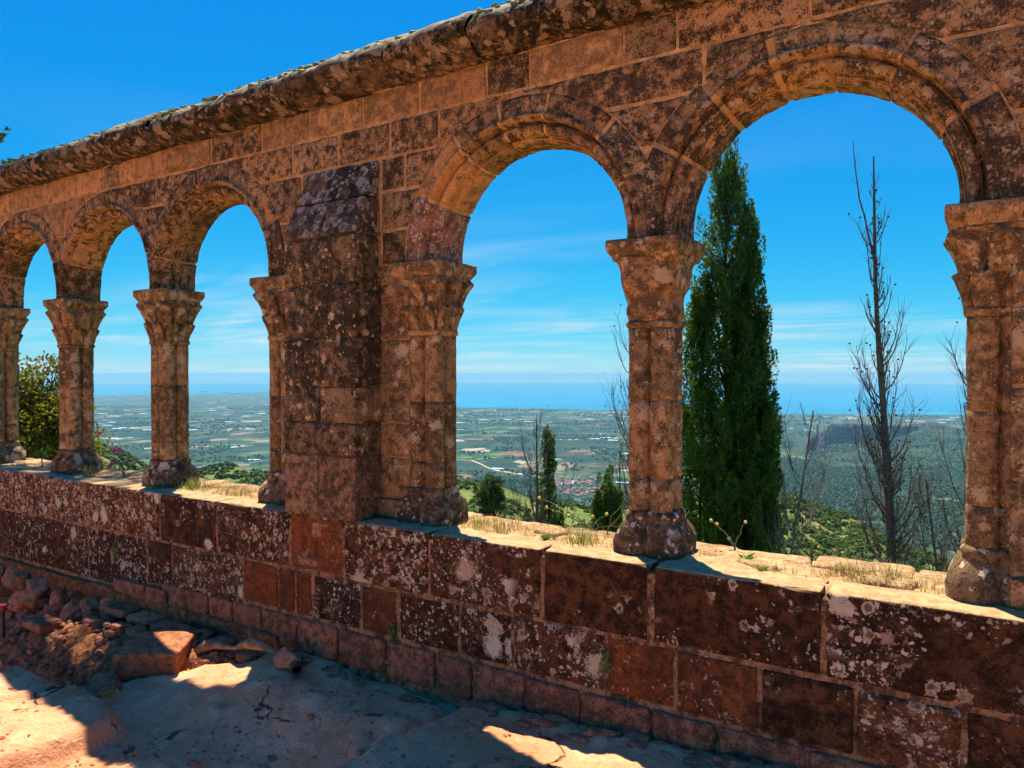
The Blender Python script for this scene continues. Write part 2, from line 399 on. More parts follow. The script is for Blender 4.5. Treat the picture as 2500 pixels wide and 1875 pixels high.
M['foot'] = stone('pinkish_footing_stone', (0.34, 0.130, 0.060), (0.42, 0.170, 0.080), (0.095, 0.038, 0.020), 0.7, [(30, 0.9, 1.2, PALE, 0, 0, False)], grain=0.6, bump=0.010)
M['rubble'] = stone('red_rubble_stone', (0.48, 0.190, 0.085), (0.58, 0.250, 0.118), (0.150, 0.060, 0.028), 0.5, [], grain=0.4, bump=0.010, tint=0.5)
M['mortar'] = stone('ochre_lime_mortar', (0.53, 0.290, 0.105), (0.61, 0.34, 0.13), (0.15, 0.082, 0.038), 0.5, [], grain=0.4, bump=0.008, tint=0.0, speck=0.35)
M['mortar_low'] = stone('tan_lime_mortar', (0.36, 0.175, 0.075), (0.45, 0.235, 0.105), (0.06, 0.028, 0.014), 0.85, [(20, 0.7, 0.9, PALE, 2.0, 0.47, False)], grain=0.4, bump=0.010, tint=0.0)
M['earth'] = stone('ochre_earth', (0.40, 0.150, 0.050), (0.50, 0.200, 0.070), (0.12, 0.042, 0.015), 0.75, [], grain=0.7, bump=0.02, tint=0.0)
M['silltop'] = stone('dusty_sill_stone', (0.50, 0.315, 0.140), (0.60, 0.39, 0.185), (0.20, 0.105, 0.045), 0.5, [(30, 0.75, 1.0, (0.62, 0.48, 0.30), 0, 0, False)], grain=0.6, bump=0.014, tint=0.1, speck=0.4)

def rock_mat():
    T = NT('pink_bedrock'); P = T.pos()
    n1 = T.noise(P, 1.3, 7, 0.6, 0.4); n2 = T.noise(P, 9, 6, 0.65); n3 = T.noise(P, 60, 5, 0.65)
    col = T.mix(T.step(n1, 0.35, 0.65), (0.82, 0.405, 0.19), (0.72, 0.285, 0.115))
    col = T.mix(T.math('MULTIPLY', T.step(n2, 0.50, 0.68), 0.6), col, (0.86, 0.55, 0.30))
    col = T.mix(T.math('MULTIPLY', T.step(n2, 0.44, 0.30), 0.5), col, (0.36, 0.135, 0.075))
    col = T.mix(T.math('MULTIPLY', T.step(n3, 0.45, 0.7), 0.35), col, (0.40, 0.20, 0.12))
    # bedding cracks
    cw = T.vmath('ADD', P, T.vmath('SCALE', T.noisec(P, 2.2, 4), scale=0.75))
    ed = T.voro(T.scalexyz(cw, (1.0, 1.9, 1.0)), 0.85, feature='DISTANCE_TO_EDGE').outputs['Distance']
    gate = T.step(T.noise(P, 2.6, 4, 0.65), 0.52, 0.60)
    crack = T.math('MULTIPLY', T.step(T.math('ADD', ed, T.math('MULTIPLY', T.math('SUBTRACT', n3, 0.5), 0.03)), 0.012, 0.002), gate)
    col = T.mix(T.math('MULTIPLY', crack, 0.85), col, (0.055, 0.026, 0.02))
    h = T.math('SUBTRACT', T.math('ADD', T.math('MULTIPLY', n2, 1.0), T.math('MULTIPLY', n3, 0.3)), T.math('MULTIPLY', crack, 0.9))
    return T.finish(col, 0.88, T.bump(h, 1.0, 0.035), 0.15)
M['rock'] = rock_mat()

def leafm(name, c1, c2, c3=None, trans=0.3, scale=6.0, rough=0.6):
    T = NT(name); P = T.pos(); n = T.noise(P, scale, 3); oi = T.n('ObjectInfo').outputs['Random']
    col = T.mix(T.step(n, 0.35, 0.65), c1, c2)
    if c3: col = T.mix(T.math('MULTIPLY', T.step(T.noise(P, scale*3.1, 2), 0.55, 0.7), 0.8), col, c3)
    p = T.n('BsdfPrincipled'); T.set(p.inputs['Base Color'], col); p.inputs['Roughness'].default_value = rough
    p.inputs['Specular IOR Level'].default_value = 0.25
    tr = T.n('BsdfTranslucent'); T.set(tr.inputs[0], T.mix(1.0, col, (1.5, 1.6, 0.7), 'MULTIPLY'))
    mx = T.n('MixShader'); mx.inputs[0].default_value = trans
    T.t.links.new(p.outputs[0], mx.inputs[1]); T.t.links.new(tr.outputs[0], mx.inputs[2]); T.t.links.new(mx.outputs[0], T.out.inputs[0])
    return T.m
def plain(name, c, rough=0.8, spec=0.3, var=0.25, scale=8.0):
    T = NT(name); n = T.noise(T.pos(), scale, 4)
    col = T.mix(T.step(n, 0.3, 0.7), tuple(x*(1 - var) for x in c), tuple(min(1, x*(1 + var)) for x in c))
    return T.finish(col, rough, None, spec)
M['cypress'] = leafm('cypress_foliage', (0.045, 0.088, 0.012), (0.105, 0.165, 0.016), (0.20, 0.26, 0.025), 0.35, 4.0)
M['cypress_bright'] = leafm('young_cypress_foliage', (0.075, 0.12, 0.022), (0.11, 0.165, 0.03), (0.15, 0.20, 0.04), 0.3, 6.0)
M['oakleaf'] = leafm('oak_leaves', (0.10, 0.11, 0.015), (0.22, 0.20, 0.02), (0.34, 0.23, 0.02), 0.4, 3.0)
M['pineleaf'] = leafm('pine_needles', (0.05, 0.085, 0.022), (0.085, 0.12, 0.03), (0.12, 0.14, 0.04), 0.2, 6.0)
M['shrub'] = leafm('maquis_foliage', (0.055, 0.090, 0.020), (0.115, 0.155, 0.035), (0.18, 0.18, 0.06), 0.25, 0.25)
M['grass'] = leafm('grass_blades', (0.16, 0.20, 0.04), (0.30, 0.27, 0.09), (0.45, 0.36, 0.17), 0.35, 9.0)
M['weed'] = leafm('weed_leaves', (0.11, 0.20, 0.035), (0.18, 0.28, 0.05), None, 0.35, 20.0)
M['drygrass'] = leafm('dry_grass', (0.34, 0.25, 0.11), (0.46, 0.35, 0.17), (0.25, 0.26, 0.08), 0.3, 12.0)
M['bark'] = plain('dark_bark', (0.065, 0.042, 0.028), 0.9, 0.1, 0.4, 30)
M['deadbark'] = plain('weathered_dead_bark', (0.135, 0.100, 0.072), 0.9, 0.1, 0.45, 25)
M['greybark'] = plain('bleached_twigs', (0.20, 0.16, 0.125), 0.9, 0.1, 0.3, 20)
M['pinkflower'] = leafm('pink_petals', (0.62, 0.045, 0.30), (0.70, 0.09, 0.40), None, 0.3, 40)
M['yellowflower'] = leafm('yellow_flower_heads', (0.58, 0.45, 0.10), (0.62, 0.52, 0.18), None, 0.2, 40)
M['stalk'] = plain('flower_stalks', (0.16, 0.17, 0.06), 0.8, 0.2)
M['moss'] = leafm('moss_cushions', (0.12, 0.13, 0.03), (0.24, 0.24, 0.07), None, 0.1, 14)
M['redplastic'] = plain('red_plastic', (0.62, 0.035, 0.03), 0.4, 0.5, 0.1)
M['iron'] = plain('black_iron', (0.02, 0.018, 0.018), 0.6, 0.4, 0.2)
M['root'] = plain('ochre_root_bark', (0.30, 0.165, 0.075), 0.9, 0.1, 0.4, 22)
M['pipe'] = plain('rusty_pipe', (0.12, 0.055, 0.035), 0.8, 0.2, 0.3, 30)
M['yellowleaf'] = plain('withered_yellow_leaf', (0.75, 0.30, 0.03), 0.8, 0.2, 0.3, 30)

# ------------------------------------------------------------------ courtyard bedrock
def ground_z(X, Y):
    """bare, bedded rock in front of the wall"""
    P = np.stack([X, Y, np.zeros_like(X)], -1)
    n = fbm(P, 1.4, 5, 3); nf = fbm(P, 6.0, 4, 9)
    # middle slab: high at the wall, dipping towards the courtyard
    slab = -0.02 - 0.17*sstep(-0.30, -0.80, Y) + 0.02*n
    # left rock: a separate bed, stepping up
    edge = -3.86 + 0.10*np.minimum(0, Y + 1.0)*0 + 0.06*fbm(P + 3.1, 2.5, 3, 4) - 0.35*np.maximum(0, Y + 1.02)
    left = sstep(edge + 0.05, edge - 0.05, X)*sstep(-0.86, -1.0, Y)
    z = slab*(1 - left) + (-0.055 + 0.02*n)*left
    # right slab beyond an open joint
    gx = -2.24 + 0.22*(Y + 0.1) + 0.05*fbm(P + 1.7, 3.0, 2, 8)
    right = sstep(gx - 0.02, gx + 0.09, X)
    z = z*(1 - right) + (0.085 - 0.04*sstep(-0.5, -1.6, Y) + 0.02*n)*right*sstep(0.06, -0.05, Y) + 0.02*right*(1 - sstep(0.06, -0.05, Y))
    z = z - 0.26*np.exp(-((X - gx + 0.035)/0.055)**2)*sstep(-1.5, -1.0, Y)
    # dug-out trench along the foot of the wall on the left
    tb = -0.36 + 0.66*(X + 4.1)                       # slab edge line
    tr = sstep(tb - 0.06, tb + 0.06, Y)*sstep(-3.80, -4.00, X)
    z = z*(1 - tr) + (-0.48 + 0.05*n)*tr
    st_ = 6.0*(fbm(P + 9.0, 1.1, 4, 77) + 1); bed = np.floor(st_) + sstep(0.80, 1.0, st_ - np.floor(st_))
    z = z + 0.016*(bed - 6.0) + 0.026*nf*(1 - 0.5*tr) + 0.010*fbm(P, 18.0, 4, 2)
    # far courtyard evens out and rises a little behind
    far = sstep(-2.2, -4.0, Y)
    return z*(1 - far) + (-0.12 + 0.05*n + 0.012*nf)*far
def sheet(xs, ys, fz):
    X, Y = np.meshgrid(xs, ys, indexing='ij'); Z = fz(X, Y)
    V = np.stack([X, Y, Z], -1).reshape(-1, 3); a, b = X.shape
    i = np.arange(a*b).reshape(a, b)
    return V, np.stack([i[:-1, :-1], i[1:, :-1], i[1:, 1:], i[:-1, 1:]], -1).reshape(-1, 4)
xs = np.concatenate([np.linspace(-26, -8.2, 40)[:-1], np.arange(-8.2, 0.8, 0.026), np.linspace(0.8, 22, 40)[1:]])
ys = np.concatenate([np.linspace(-24, -2.4, 46)[:-1], np.arange(-2.4, 0.31, 0.026)])
V, F = sheet(xs, ys, ground_z)
tag(mk('bedrock_ground', V, F, M['rock']), kind='structure')

# ------------------------------------------------------------------ parapet wall (dressed stones in courses on a mortar core)
PX0, PX1 = -10.4, 1.7
SILL = 0.885
par = empty('parapet_wall', (-4, 0.3, 0))
tag(par, 'low wall of dark red sandstone blocks spotted with pale lichen, carrying the arcade', 'wall', kind='thing')
inv = Vector((4, -0.3, 0))
def child(o, parent):
    """keep world placement under a moved parent"""
    o.parent = parent; o.matrix_parent_inverse = parent.matrix_world.inverted() if parent.matrix_world else o.matrix_parent_inverse
    return o
bpy.context.view_layer.update()
def part(name, V, F, mat, parent, smooth=True):
    o = mk(name, V, F, mat, None, smooth)
    o.parent = parent
    # parts are modelled in world coordinates: undo the parents' offsets
    q = parent; off = Vector((0, 0, 0))
    while q is not None: off = off + q.location; q = q.parent
    o.location = -off
    return o
V, F = rbox(PX0, PX1, 0.009, 0.56, -0.6, 0.845, 0.01, 0.03, 0.010, 3, freq=10)
part('mortar', V, F, M['mortar_low'], par)

J1 = [-9.9, -9.1, -8.3, -7.359, -6.621, -6.082, -5.648, -5.055, -4.395, -3.668, -3.191, -2.552, -1.84, -1.265, -0.537, 0.25, 1.0, 1.65]
J2 = [-9.9, -9.2, -8.4, -7.6, -6.87, -6.031, -5.208, -4.907, -4.12, -3.778, -3.618, -3.461, -3.057, -2.768, -2.345, -2.01, -1.489, -1.151, -0.784, -0.42, -0.058, 0.5, 1.1, 1.65]
J3 = [-5.034, -4.748, -4.482, -4.218, -3.928, -3.592, -3.236, -2.858, -2.497, -2.257, -1.934, -1.615, -1.257, -0.966, -0.595, -0.2, 0.3, 0.8, 1.3, 1.65]
rng = random.Random(11)
def course(J, z0, z1, pick, yb, jw, r, dz0=None, y0=0.0, **kw):
    for i in range(len(J) - 1):
        m = pick(i, 0.5*(J[i] + J[i+1])); g = jw*rng.uniform(0.35, 0.75)
        zz0 = z0(0.5*(J[i] + J[i+1])) if callable(z0) else z0
        yy = y0 + rng.uniform(-0.006, 0.005)
        V, F = rbox(J[i] + g, J[i+1] - g, yy, yb, zz0 + jw*rng.uniform(0.3, 0.8), z1 - jw*rng.uniform(0.2, 0.6), r, 0.045, 0.0035, 100 + i, **kw)
        part('stone_block', V, F, m, par)
def pick1(i, x):
    if -3.668 < x < -3.191: return M['low_red']
    if x > -1.84: return M['low'] if x < -0.55 else M['low_heavy']
    return M['low_heavy'] if x < -5.0 or -3.19 < x < -1.84 else M['low']
def pick2(i, x):
    if -4.12 < x < -3.45 or -1.489 < x < -0.78 : return M['low_red']
    if -3.45 < x < -2.77: return M['low'] if x < -3.06 else M['low_red']
    return M['low_heavy'] if -2.77 < x < -1.5 else M['low']
course(J1, 0.527, SILL, pick1, 0.21, 0.014, 0.014)
z2 = lambda x: 0.11 if x < -5.3 else (0.20 if x < -4.2 else 0.25)
course(J2, z2, 0.523, pick2, 0.12, 0.014, 0.012)
course(J3, lambda x: 0.0 if x < -4 else 0.02, 0.240, lambda i, x: M['foot'], 0.12, 0.016, 0.016, y0=-0.012, chip=0.012)
# thin second footing strip under the left courses
for i, (a, b, t) in enumerate([(-5.62, -5.21, 0.185), (-5.20, -4.93, 0.19), (-5.95, -5.63, 0.10)]):
    V, F = rbox(a, b, -0.03, 0.1, t - 0.17, t, 0.012, 0.05, 0.006, 300 + i); part('stone_block', V, F, M['foot'], par)

# the worn top: soil in the middle, flat stones along the outer edge
def sill_z(X, Y):
    P = np.stack([X, Y, np.zeros_like(X)], -1)
    z = SILL - 0.012 + 0.016*fbm(P, 4.0, 4, 21) + 0.010*fbm(P, 16.0, 3, 5)
    return z - 0.10*sstep(0.56, 0.62, Y) - 0.03*sstep(0.12, 0.07, Y)
V, F = sheet(np.arange(PX0, PX1, 0.022), np.arange(0.07, 0.63, 0.02), sill_z)
part('sill_soil', V, F, M['silltop'], par)
x = PX0 + 0.1; k = 0
while x < PX1 - 0.2:
    w = rng.uniform(0.22, 0.62); d0 = rng.uniform(0.34, 0.45)
    V, F = rbox(x, x + w - 0.012, d0, 0.60 + rng.uniform(-0.03, 0.03), SILL - 0.14, SILL + rng.uniform(-0.010, 0.006), 0.02, 0.035, 0.014, 400 + k, freq=6, chip=0.02)
    part('edge_stone', V, F, M['silltop'], par); x += w; k += 1
x = PX0 + 0.2
while x < PX1 - 0.3:      # broken flat pieces lying in the soil
    w = rng.uniform(0.10, 0.26); y = rng.uniform(0.20, 0.34)
    if rng.random() < 0.30:
        a = rng.uniform(-0.5, 0.5)
        def wp(V, lo, hi, a=a):
            c = 0.5*(lo + hi); d = V - c
            return np.stack([c[0] + d[:, 0]*math.cos(a) - d[:, 1]*math.sin(a), c[1] + d[:, 0]*math.sin(a) + d[:, 1]*math.cos(a), V[:, 2]], -1)
        V, F = rbox(x, x + w, y, y + rng.uniform(0.07, 0.14), SILL - 0.05, SILL + rng.uniform(0.002, 0.014), 0.014, 0.03, 0.012, 500 + k, warp=wp, freq=9, chip=0.02)
        part('flat_stone', V, F, M['silltop'], par)
    x += w + rng.uniform(0.15, 0.5); k += 1

# ------------------------------------------------------------------ arcade
arc = empty('arcade', (-4, 0.3, SILL))
tag(arc, 'ruined brown sandstone arcade of round arches on clustered columns under a mossy cornice', 'arcade')
YF, YB, YM = 0.18, 0.43, 0.305
ABA = 2.39
# (centre x, centre z, fillet-to-soffit scale, extrados, left limit, right limit)
ARCH = [(-0.657, 2.44, 0.778, -1.367, 9.0), (-2.077, 2.42, 0.785, -9.0, -1.367), (-4.70, 2.44, 0.80, -5.385, 9.0),
        (-6.075, 2.44, 0.79, -6.775, -5.385), (-7.475, 2.44, 0.79, -8.18, -6.775)]
RIN = 0.566
def rmax(th, a):
    cx, cz, re, xl, xr = a
    c = math.cos(min(max(th, 0), math.pi))
    r = re
    if c > 0.02: r = min(r, (xr - cx)/c)
    if c < -0.02: r = min(r, (xl - cx)/c)
    return r
HALF = [(0.692, 0.0), (0.687, -0.016), (0.675, -0.026), (0.662, -0.022), (0.656, -0.004), (0.653, 0.058), (0.641, 0.064), (0.638, 0.032), (0.628, 0.024), (0.612, 0.026), (0.600, 0.036),
        (0.591, 0.052), (0.587, 0.070), (0.592, 0.102), (0.582, 0.110), (0.575, 0.106), (0.569, 0.114), (RIN, 0.128)]
YBK = 0.452
def profile(ro):
    f = [(ro, 0.004), (ro*0.75 + 0.694*0.25, 0.0), (ro*0.5 + 0.694*0.5, 0.0), (ro*0.25 + 0.694*0.75, 0.0)] + HALF
    p = [(r, YF + d) for r, d in f]
    return np.array(p + [(RIN, 0.35), (RIN, 0.40), (RIN, YBK - 0.014), (RIN + 0.010, YBK), (0.62, YBK + 0.001), (0.66, YBK + 0.001), (ro, YBK)])
def at_arch(th, r, a):
    cx, cz = a[0], a[1]
    if th < 0: return cx + r, cz + th*0.6
    if th > math.pi: return cx - r, cz - (th - math.pi)*0.6
    return cx + r*math.cos(th), cz + r*math.sin(th)
def ring(a, t0, t1, shrink, amp, seed, ends):
    n = max(3, int((t1 - t0)/math.radians(2.6))); ths = list(np.linspace(t0, t1, n + 1)); rows = []
    if ends: ths = [t0 - 0.004] + ths + [t1 + 0.004]
    for k, th in enumerate(ths):
        pr = profile(max(rmax(th, a) - 0.001, 0.697))
        s = shrink + (0.005 if ends and k in (0, len(ths) - 1) else 0.0)
        c = np.array([0.69, YM]); d = pr - c
        pr = pr.copy()
        if s:
            pr[:, 0] = np.where(pr[:, 0] > 0.70, pr[:, 0] - s, pr[:, 0] + s*np.clip((0.70 - pr[:, 0])/0.12, 0, 1))
            pr[:, 1] += -s*np.sign(d[:, 1])*np.clip(np.abs(d[:, 1])/0.1, 0, 1)
        xz = [at_arch(th, r, a) for r, _ in pr]
        rows.append([(x_, y_, z_) for (x_, z_), y_ in zip(xz, pr[:, 1])])
    V = np.array(rows); nr, m = V.shape[:2]
    cen = np.array([[*at_arch(th, 0.69, a)] for th in ths]); C = np.stack([cen[:, 0], np.full(nr, YM), cen[:, 1]], -1)[:, None]
    N = V - C; N /= np.linalg.norm(N, axis=2, keepdims=True)
    dsp = amp*fbm(V, 11.0, 4, seed) + amp*0.5*fbm(V, 34.0, 2, seed + 3)
    V = V + N*dsp[..., None]
    i = np.arange(nr*m).reshape(nr, m); j = np.roll(i, -1, 1)
    F4 = np.stack([i[:-1], j[:-1], j[1:], i[1:]], -1).reshape(-1, 4)
    V = V.reshape(-1, 3)
    # end caps: fans about a point inside the profile
    c0, c1 = len(V), len(V) + 1
    V = np.concatenate([V, C[0], C[-1]])
    caps = np.concatenate([np.stack([np.full(m, c0), i[0], j[0]], -1), np.stack([np.full(m, c1), j[-1], i[-1]], -1)])
    return V, [F4, caps]
D2R = math.radians
VJ = [[-5, 29.3, 57.3, 81.5, 101, 124.7, 150, 185], [-4, 24.4, 46.8, 77.1, 100.3, 124.1, 152.3, 184], [-5, 25.9, 55, 81.1, 100.7, 133.4, 163, 185],
      [-5, 20, 49.7, 79.1, 97, 111.9, 133, 157.3, 185], [-5, 24, 50, 75, 92, 108, 130, 155, 185]]
VM = [['wall_lichen']*7, ['wall_lichen', 'wall_lichen', 'wall', 'wall', 'wall', 'wall_clean', 'wall_pink'],
      ['wall_lichen', 'wall', 'wall', 'wall', 'wall', 'wall', 'wall'], ['wall']*8, ['wall']*8]
for ai, a in enumerate(ARCH):
    V, F = ring(a, D2R(-4.6), D2R(184.6), 0.005, 0.007, 50 + ai, False)
    core = part('arch', V, F, M['mortar'], arc)
    J = VJ[ai]
    for k in range(len(J) - 1):
        jw_ = 0.027 if ai == 0 else 0.020
        g0 = jw_*rng.uniform(0.45, 1.1) if k > 0 else 0.0; g1 = jw_*rng.uniform(0.45, 1.1) if k < len(J) - 2 else 0.0
        V, F = ring(a, D2R(J[k]) + g0, D2R(J[k+1]) - g1, -0.001, 0.005, 60, True)
        part('voussoir', V, F, M[VM[ai][min(k, len(VM[ai]) - 1)]], core)

# spandrels and top course
def arc_r(z, a):   # right-hand extrados of an arch at height z
    cx, cz, re = a[:3]; return cx + (math.sqrt(max(re*re - (z - cz)**2, 0)) if z > cz else re)
def arc_l(z, a):
    cx, cz, re = a[:3]; return cx - (math.sqrt(max(re*re - (z - cz)**2, 0)) if z > cz else re)
# mortar core of the wall above the arches
xsW = sorted(set(list(np.round(np.arange(PX0, PX1 + 0.001, 0.025), 4)) + [round(a[0] + s*0.66, 4) for a in ARCH for s in (-1, 1)]))
rows = []
def low_z(x):
    z = ABA
    for a in ARCH:
        if abs(x - a[0]) < 0.66: z = max(z, a[1] + math.sqrt(0.66**2 - (x - a[0])**2))
    return z
for x in xsW:
    zb = low_z(x); rows.append([(x, YF + 0.008, zb), (x, YF + 0.008, 0.5*(zb + 3.45)), (x, YF + 0.008, 3.45), (x, YB - 0.008, 3.45), (x, YB - 0.008, zb)])
V = np.array(rows); i = np.arange(V.shape[0]*5).reshape(-1, 5); j = np.roll(i, -1, 1)
F = np.stack([i[:-1], i[1:], j[1:], j[:-1]], -1).reshape(-1, 4)
span = part('spandrel_wall', V.reshape(-1, 3), F, M['mortar'], arc, smooth=False)
def sblock(xl, xr, z0, z1, mat, seed, y0=YF, g=0.009):
    """block whose ends may follow an arch"""
    zs_ = np.linspace(z0 + g, z1 - g, 9)
    L = np.array([(xl(z) if callable(xl) else xl) + g for z in zs_]); R = np.array([(xr(z) if callable(xr) else xr) - g for z in zs_])
    ok = R - L > 0.03
    if not ok.any(): return
    zs_, L, R = zs_[ok], L[ok], R[ok]
    a0, a1 = L.min(), R.max()
    def wp(V, lo, hi):
        z = V[:, 2]; l = np.interp(z, zs_, L); r = np.interp(z, zs_, R)
        t = (V[:, 0] - lo[0])/(hi[0] - lo[0]); W = V.copy(); W[:, 0] = l + t*(r - l); return W
    V, F = rbox(a0, a1, y0 + rng.uniform(-0.003, 0.003), YB - 0.02, zs_[0], zs_[-1], 0.010, 0.04, 0.005, seed, warp=wp, freq=12, chip=0.008)
    part('stone_block', V, F, M[mat], span)
CZ1, CZ2, CZ3 = 3.040, 3.245, 3.437
A1, A2, A3, A4, A5 = ARCH
JC = [-10.3, -9.6, -9.0, -8.3, -7.685, -7.099, -6.611, -6.099, -5.86, -5.619, -5.203, -4.685, -4.136, -3.671, -3.206, -2.76, -2.291, -2.018, -1.486, -1.218, -0.637, -0.1, 0.5, 1.1, 1.65]
for k in range(len(JC) - 1):
    xm = 0.5*(JC[k] + JC[k+1])
    sblock(JC[k], JC[k+1], CZ2, CZ3, 'wall' if JC[k] in (-6.099, -4.685) or xm > -0.7 else ('wall_clean' if xm < -2.9 or rng.random() < 0.5 else 'wall'), 700 + k, g=0.007)
# second course and below, bay by bay
fr = lambda a: (lambda z: arc_r(z, a)); fl = lambda a: (lambda z: arc_l(z, a))
S = sblock
S(fr(A2), -1.09, CZ1, CZ2, 'wall', 750); S(-1.09, fl(A1), CZ1, CZ2, 'wall', 751)
S(fr(A2), fl(A1), 2.79, CZ1, 'wall', 752)
for k, (l, r) in enumerate([(fr(A3), -4.268), (-4.268, -3.831), (-3.831, -3.414), (-3.414, -2.983), (-2.983, -2.62), (-2.62, fl(A2))]):
    S(l, r, CZ1 - 0.005, CZ2, 'wall', 760 + k)
S(fr(A3), -3.745, 2.74, CZ1 - 0.005, 'wall', 770); S(fr(A3), -3.70, 2.39, 2.74, 'wall', 771)
S(-3.06, -2.87, 2.83, CZ1 - 0.005, 'wall', 772); S(-2.87, fl(A2), 2.83, CZ1 - 0.005, 'wall', 773)
S(-3.06, fl(A2), 2.60, 2.83, 'wall', 774); S(-3.06, fl(A2), 2.39, 2.60, 'wall', 775)
S(-3.745, -3.06, 2.39, CZ1 - 0.005, 'wall', 776)
S(fr(A4), -5.36, 3.03, CZ2, 'wall', 780); S(-5.36, fl(A3), 3.03, CZ2, 'wall', 781); S(fr(A4), fl(A3), 2.80, 3.03, 'wall', 782)
S(fr(A5), fl(A4), 2.93, CZ2, 'wall_clean', 785); S(fr(A5), fl(A4), 2.79, 2.93, 'wall', 786)
S(-10.3, fl(A5), 2.85, CZ2, 'wall_clean', 787); S(-10.3, fl(A5), 2.39, 2.85, 'wall', 788)
S(fr(A1), 0.42, CZ1, CZ2, 'wall_lichen', 790); S(fr(A1), 0.30, 2.72, CZ1, 'wall_lichen', 791); S(fr(A1), 0.36, 2.39, 2.72, 'wall_lichen', 792)
S(0.42, 1.05, CZ1, CZ2, 'wall_lichen', 793); S(0.30, 1.0, 2.72, CZ1, 'wall_lichen', 794); S(0.36, 1.05, 2.39, 2.72, 'wall_lichen', 795)
S(1.05, 1.65, CZ1, CZ2, 'wall_lichen', 796); S(1.0, 1.65, 2.72, CZ1, 'wall_lichen', 797); S(1.05, 1.65, 2.39, 2.72, 'wall_lichen', 798)

# cornice: a run of moulded stones
corn = empty('cornice', (0, 0, 3.44 - SILL), arc)
CP = np.array([(0.185, 3.432), (0.15, 3.434), (0.105, 3.440), (0.072, 3.452), (0.048, 3.470), (0.034, 3.490), (0.004, 3.498), (-0.016, 3.518), (-0.022, 3.545), (-0.012, 3.572),
               (0.012, 3.600), (0.060, 3.637), (0.12, 3.678), (0.18, 3.714), (0.23, 3.736), (0.30, 3.750), (0.38, 3.75), (0.47, 3.73), (0.55, 3.67), (0.585, 3.58), (0.50, 3.46), (0.42, 3.44)])
CPT = CP[9:17]
x = PX0; k = 0
while x < PX1 - 0.1:
    w = min(rng.uniform(0.55, 0.95), PX1 - x)
    n = max(4, int(w/0.022)); X = np.linspace(x + 0.002, x + w - 0.002, n); rows = []
    dy = rng.uniform(-0.014, 0.012); dz = rng.uniform(-0.010, 0.008)
    for q, xx in enumerate(X):
        s = 0.007 if q in (0, n - 1) else 0.0
        rows.append([(xx, y + dy*(0.2 - y > 0) + (s if y < 0.3 else -s), z + (dz if z > 3.46 else 0) - (s if z > 3.5 else 0)) for y, z in CP])
    V = np.array(rows); C = np.array([0, 0.30, 3.56]); N = V - C; N[..., 0] = 0; N /= np.linalg.norm(N, axis=2, keepdims=True)
    V = V + N*(0.024*fbm(V, 4.0, 4, 31) + 0.018*fbm(V, 15.0, 4, 33))[..., None]
    m = len(CP); i = np.arange(n*m).reshape(n, m); j = np.roll(i, -1, 1)
    F = np.stack([i[:-1], i[1:], j[1:], j[:-1]], -1).reshape(-1, 4)
    c0 = np.stack([np.full(m//2 - 1, i[0][0]), i[0][2:m//2 + 1], i[0][1:m//2]], -1)
    part('cornice_stone', V.reshape(-1, 3), F, M['cornice'], corn)
    x += w; k += 1
bag = Bag(); iv, jf = ico(1)
for k in range(420):
    px = rng.uniform(-9.0, 0.6); a_ = rng.random()**1.5; y_ = -0.005 + 0.30*a_; z_ = np.interp(y_, CPT[:, 0], CPT[:, 1]) + 0.002
    s = rng.uniform(0.006, 0.020); P = iv*np.array([s*1.4, s*1.2, s*0.7]) ; P = P*(1 + 0.35*fbm(iv + k, 1.7, 2, k))[:, None]
    bag.add(P + np.array([px, y_, z_]), jf)
o = bag.build('moss', M['moss'], None); o.parent = corn; o.location = -(corn.location + arc.location); o['kind'] = 'stuff'

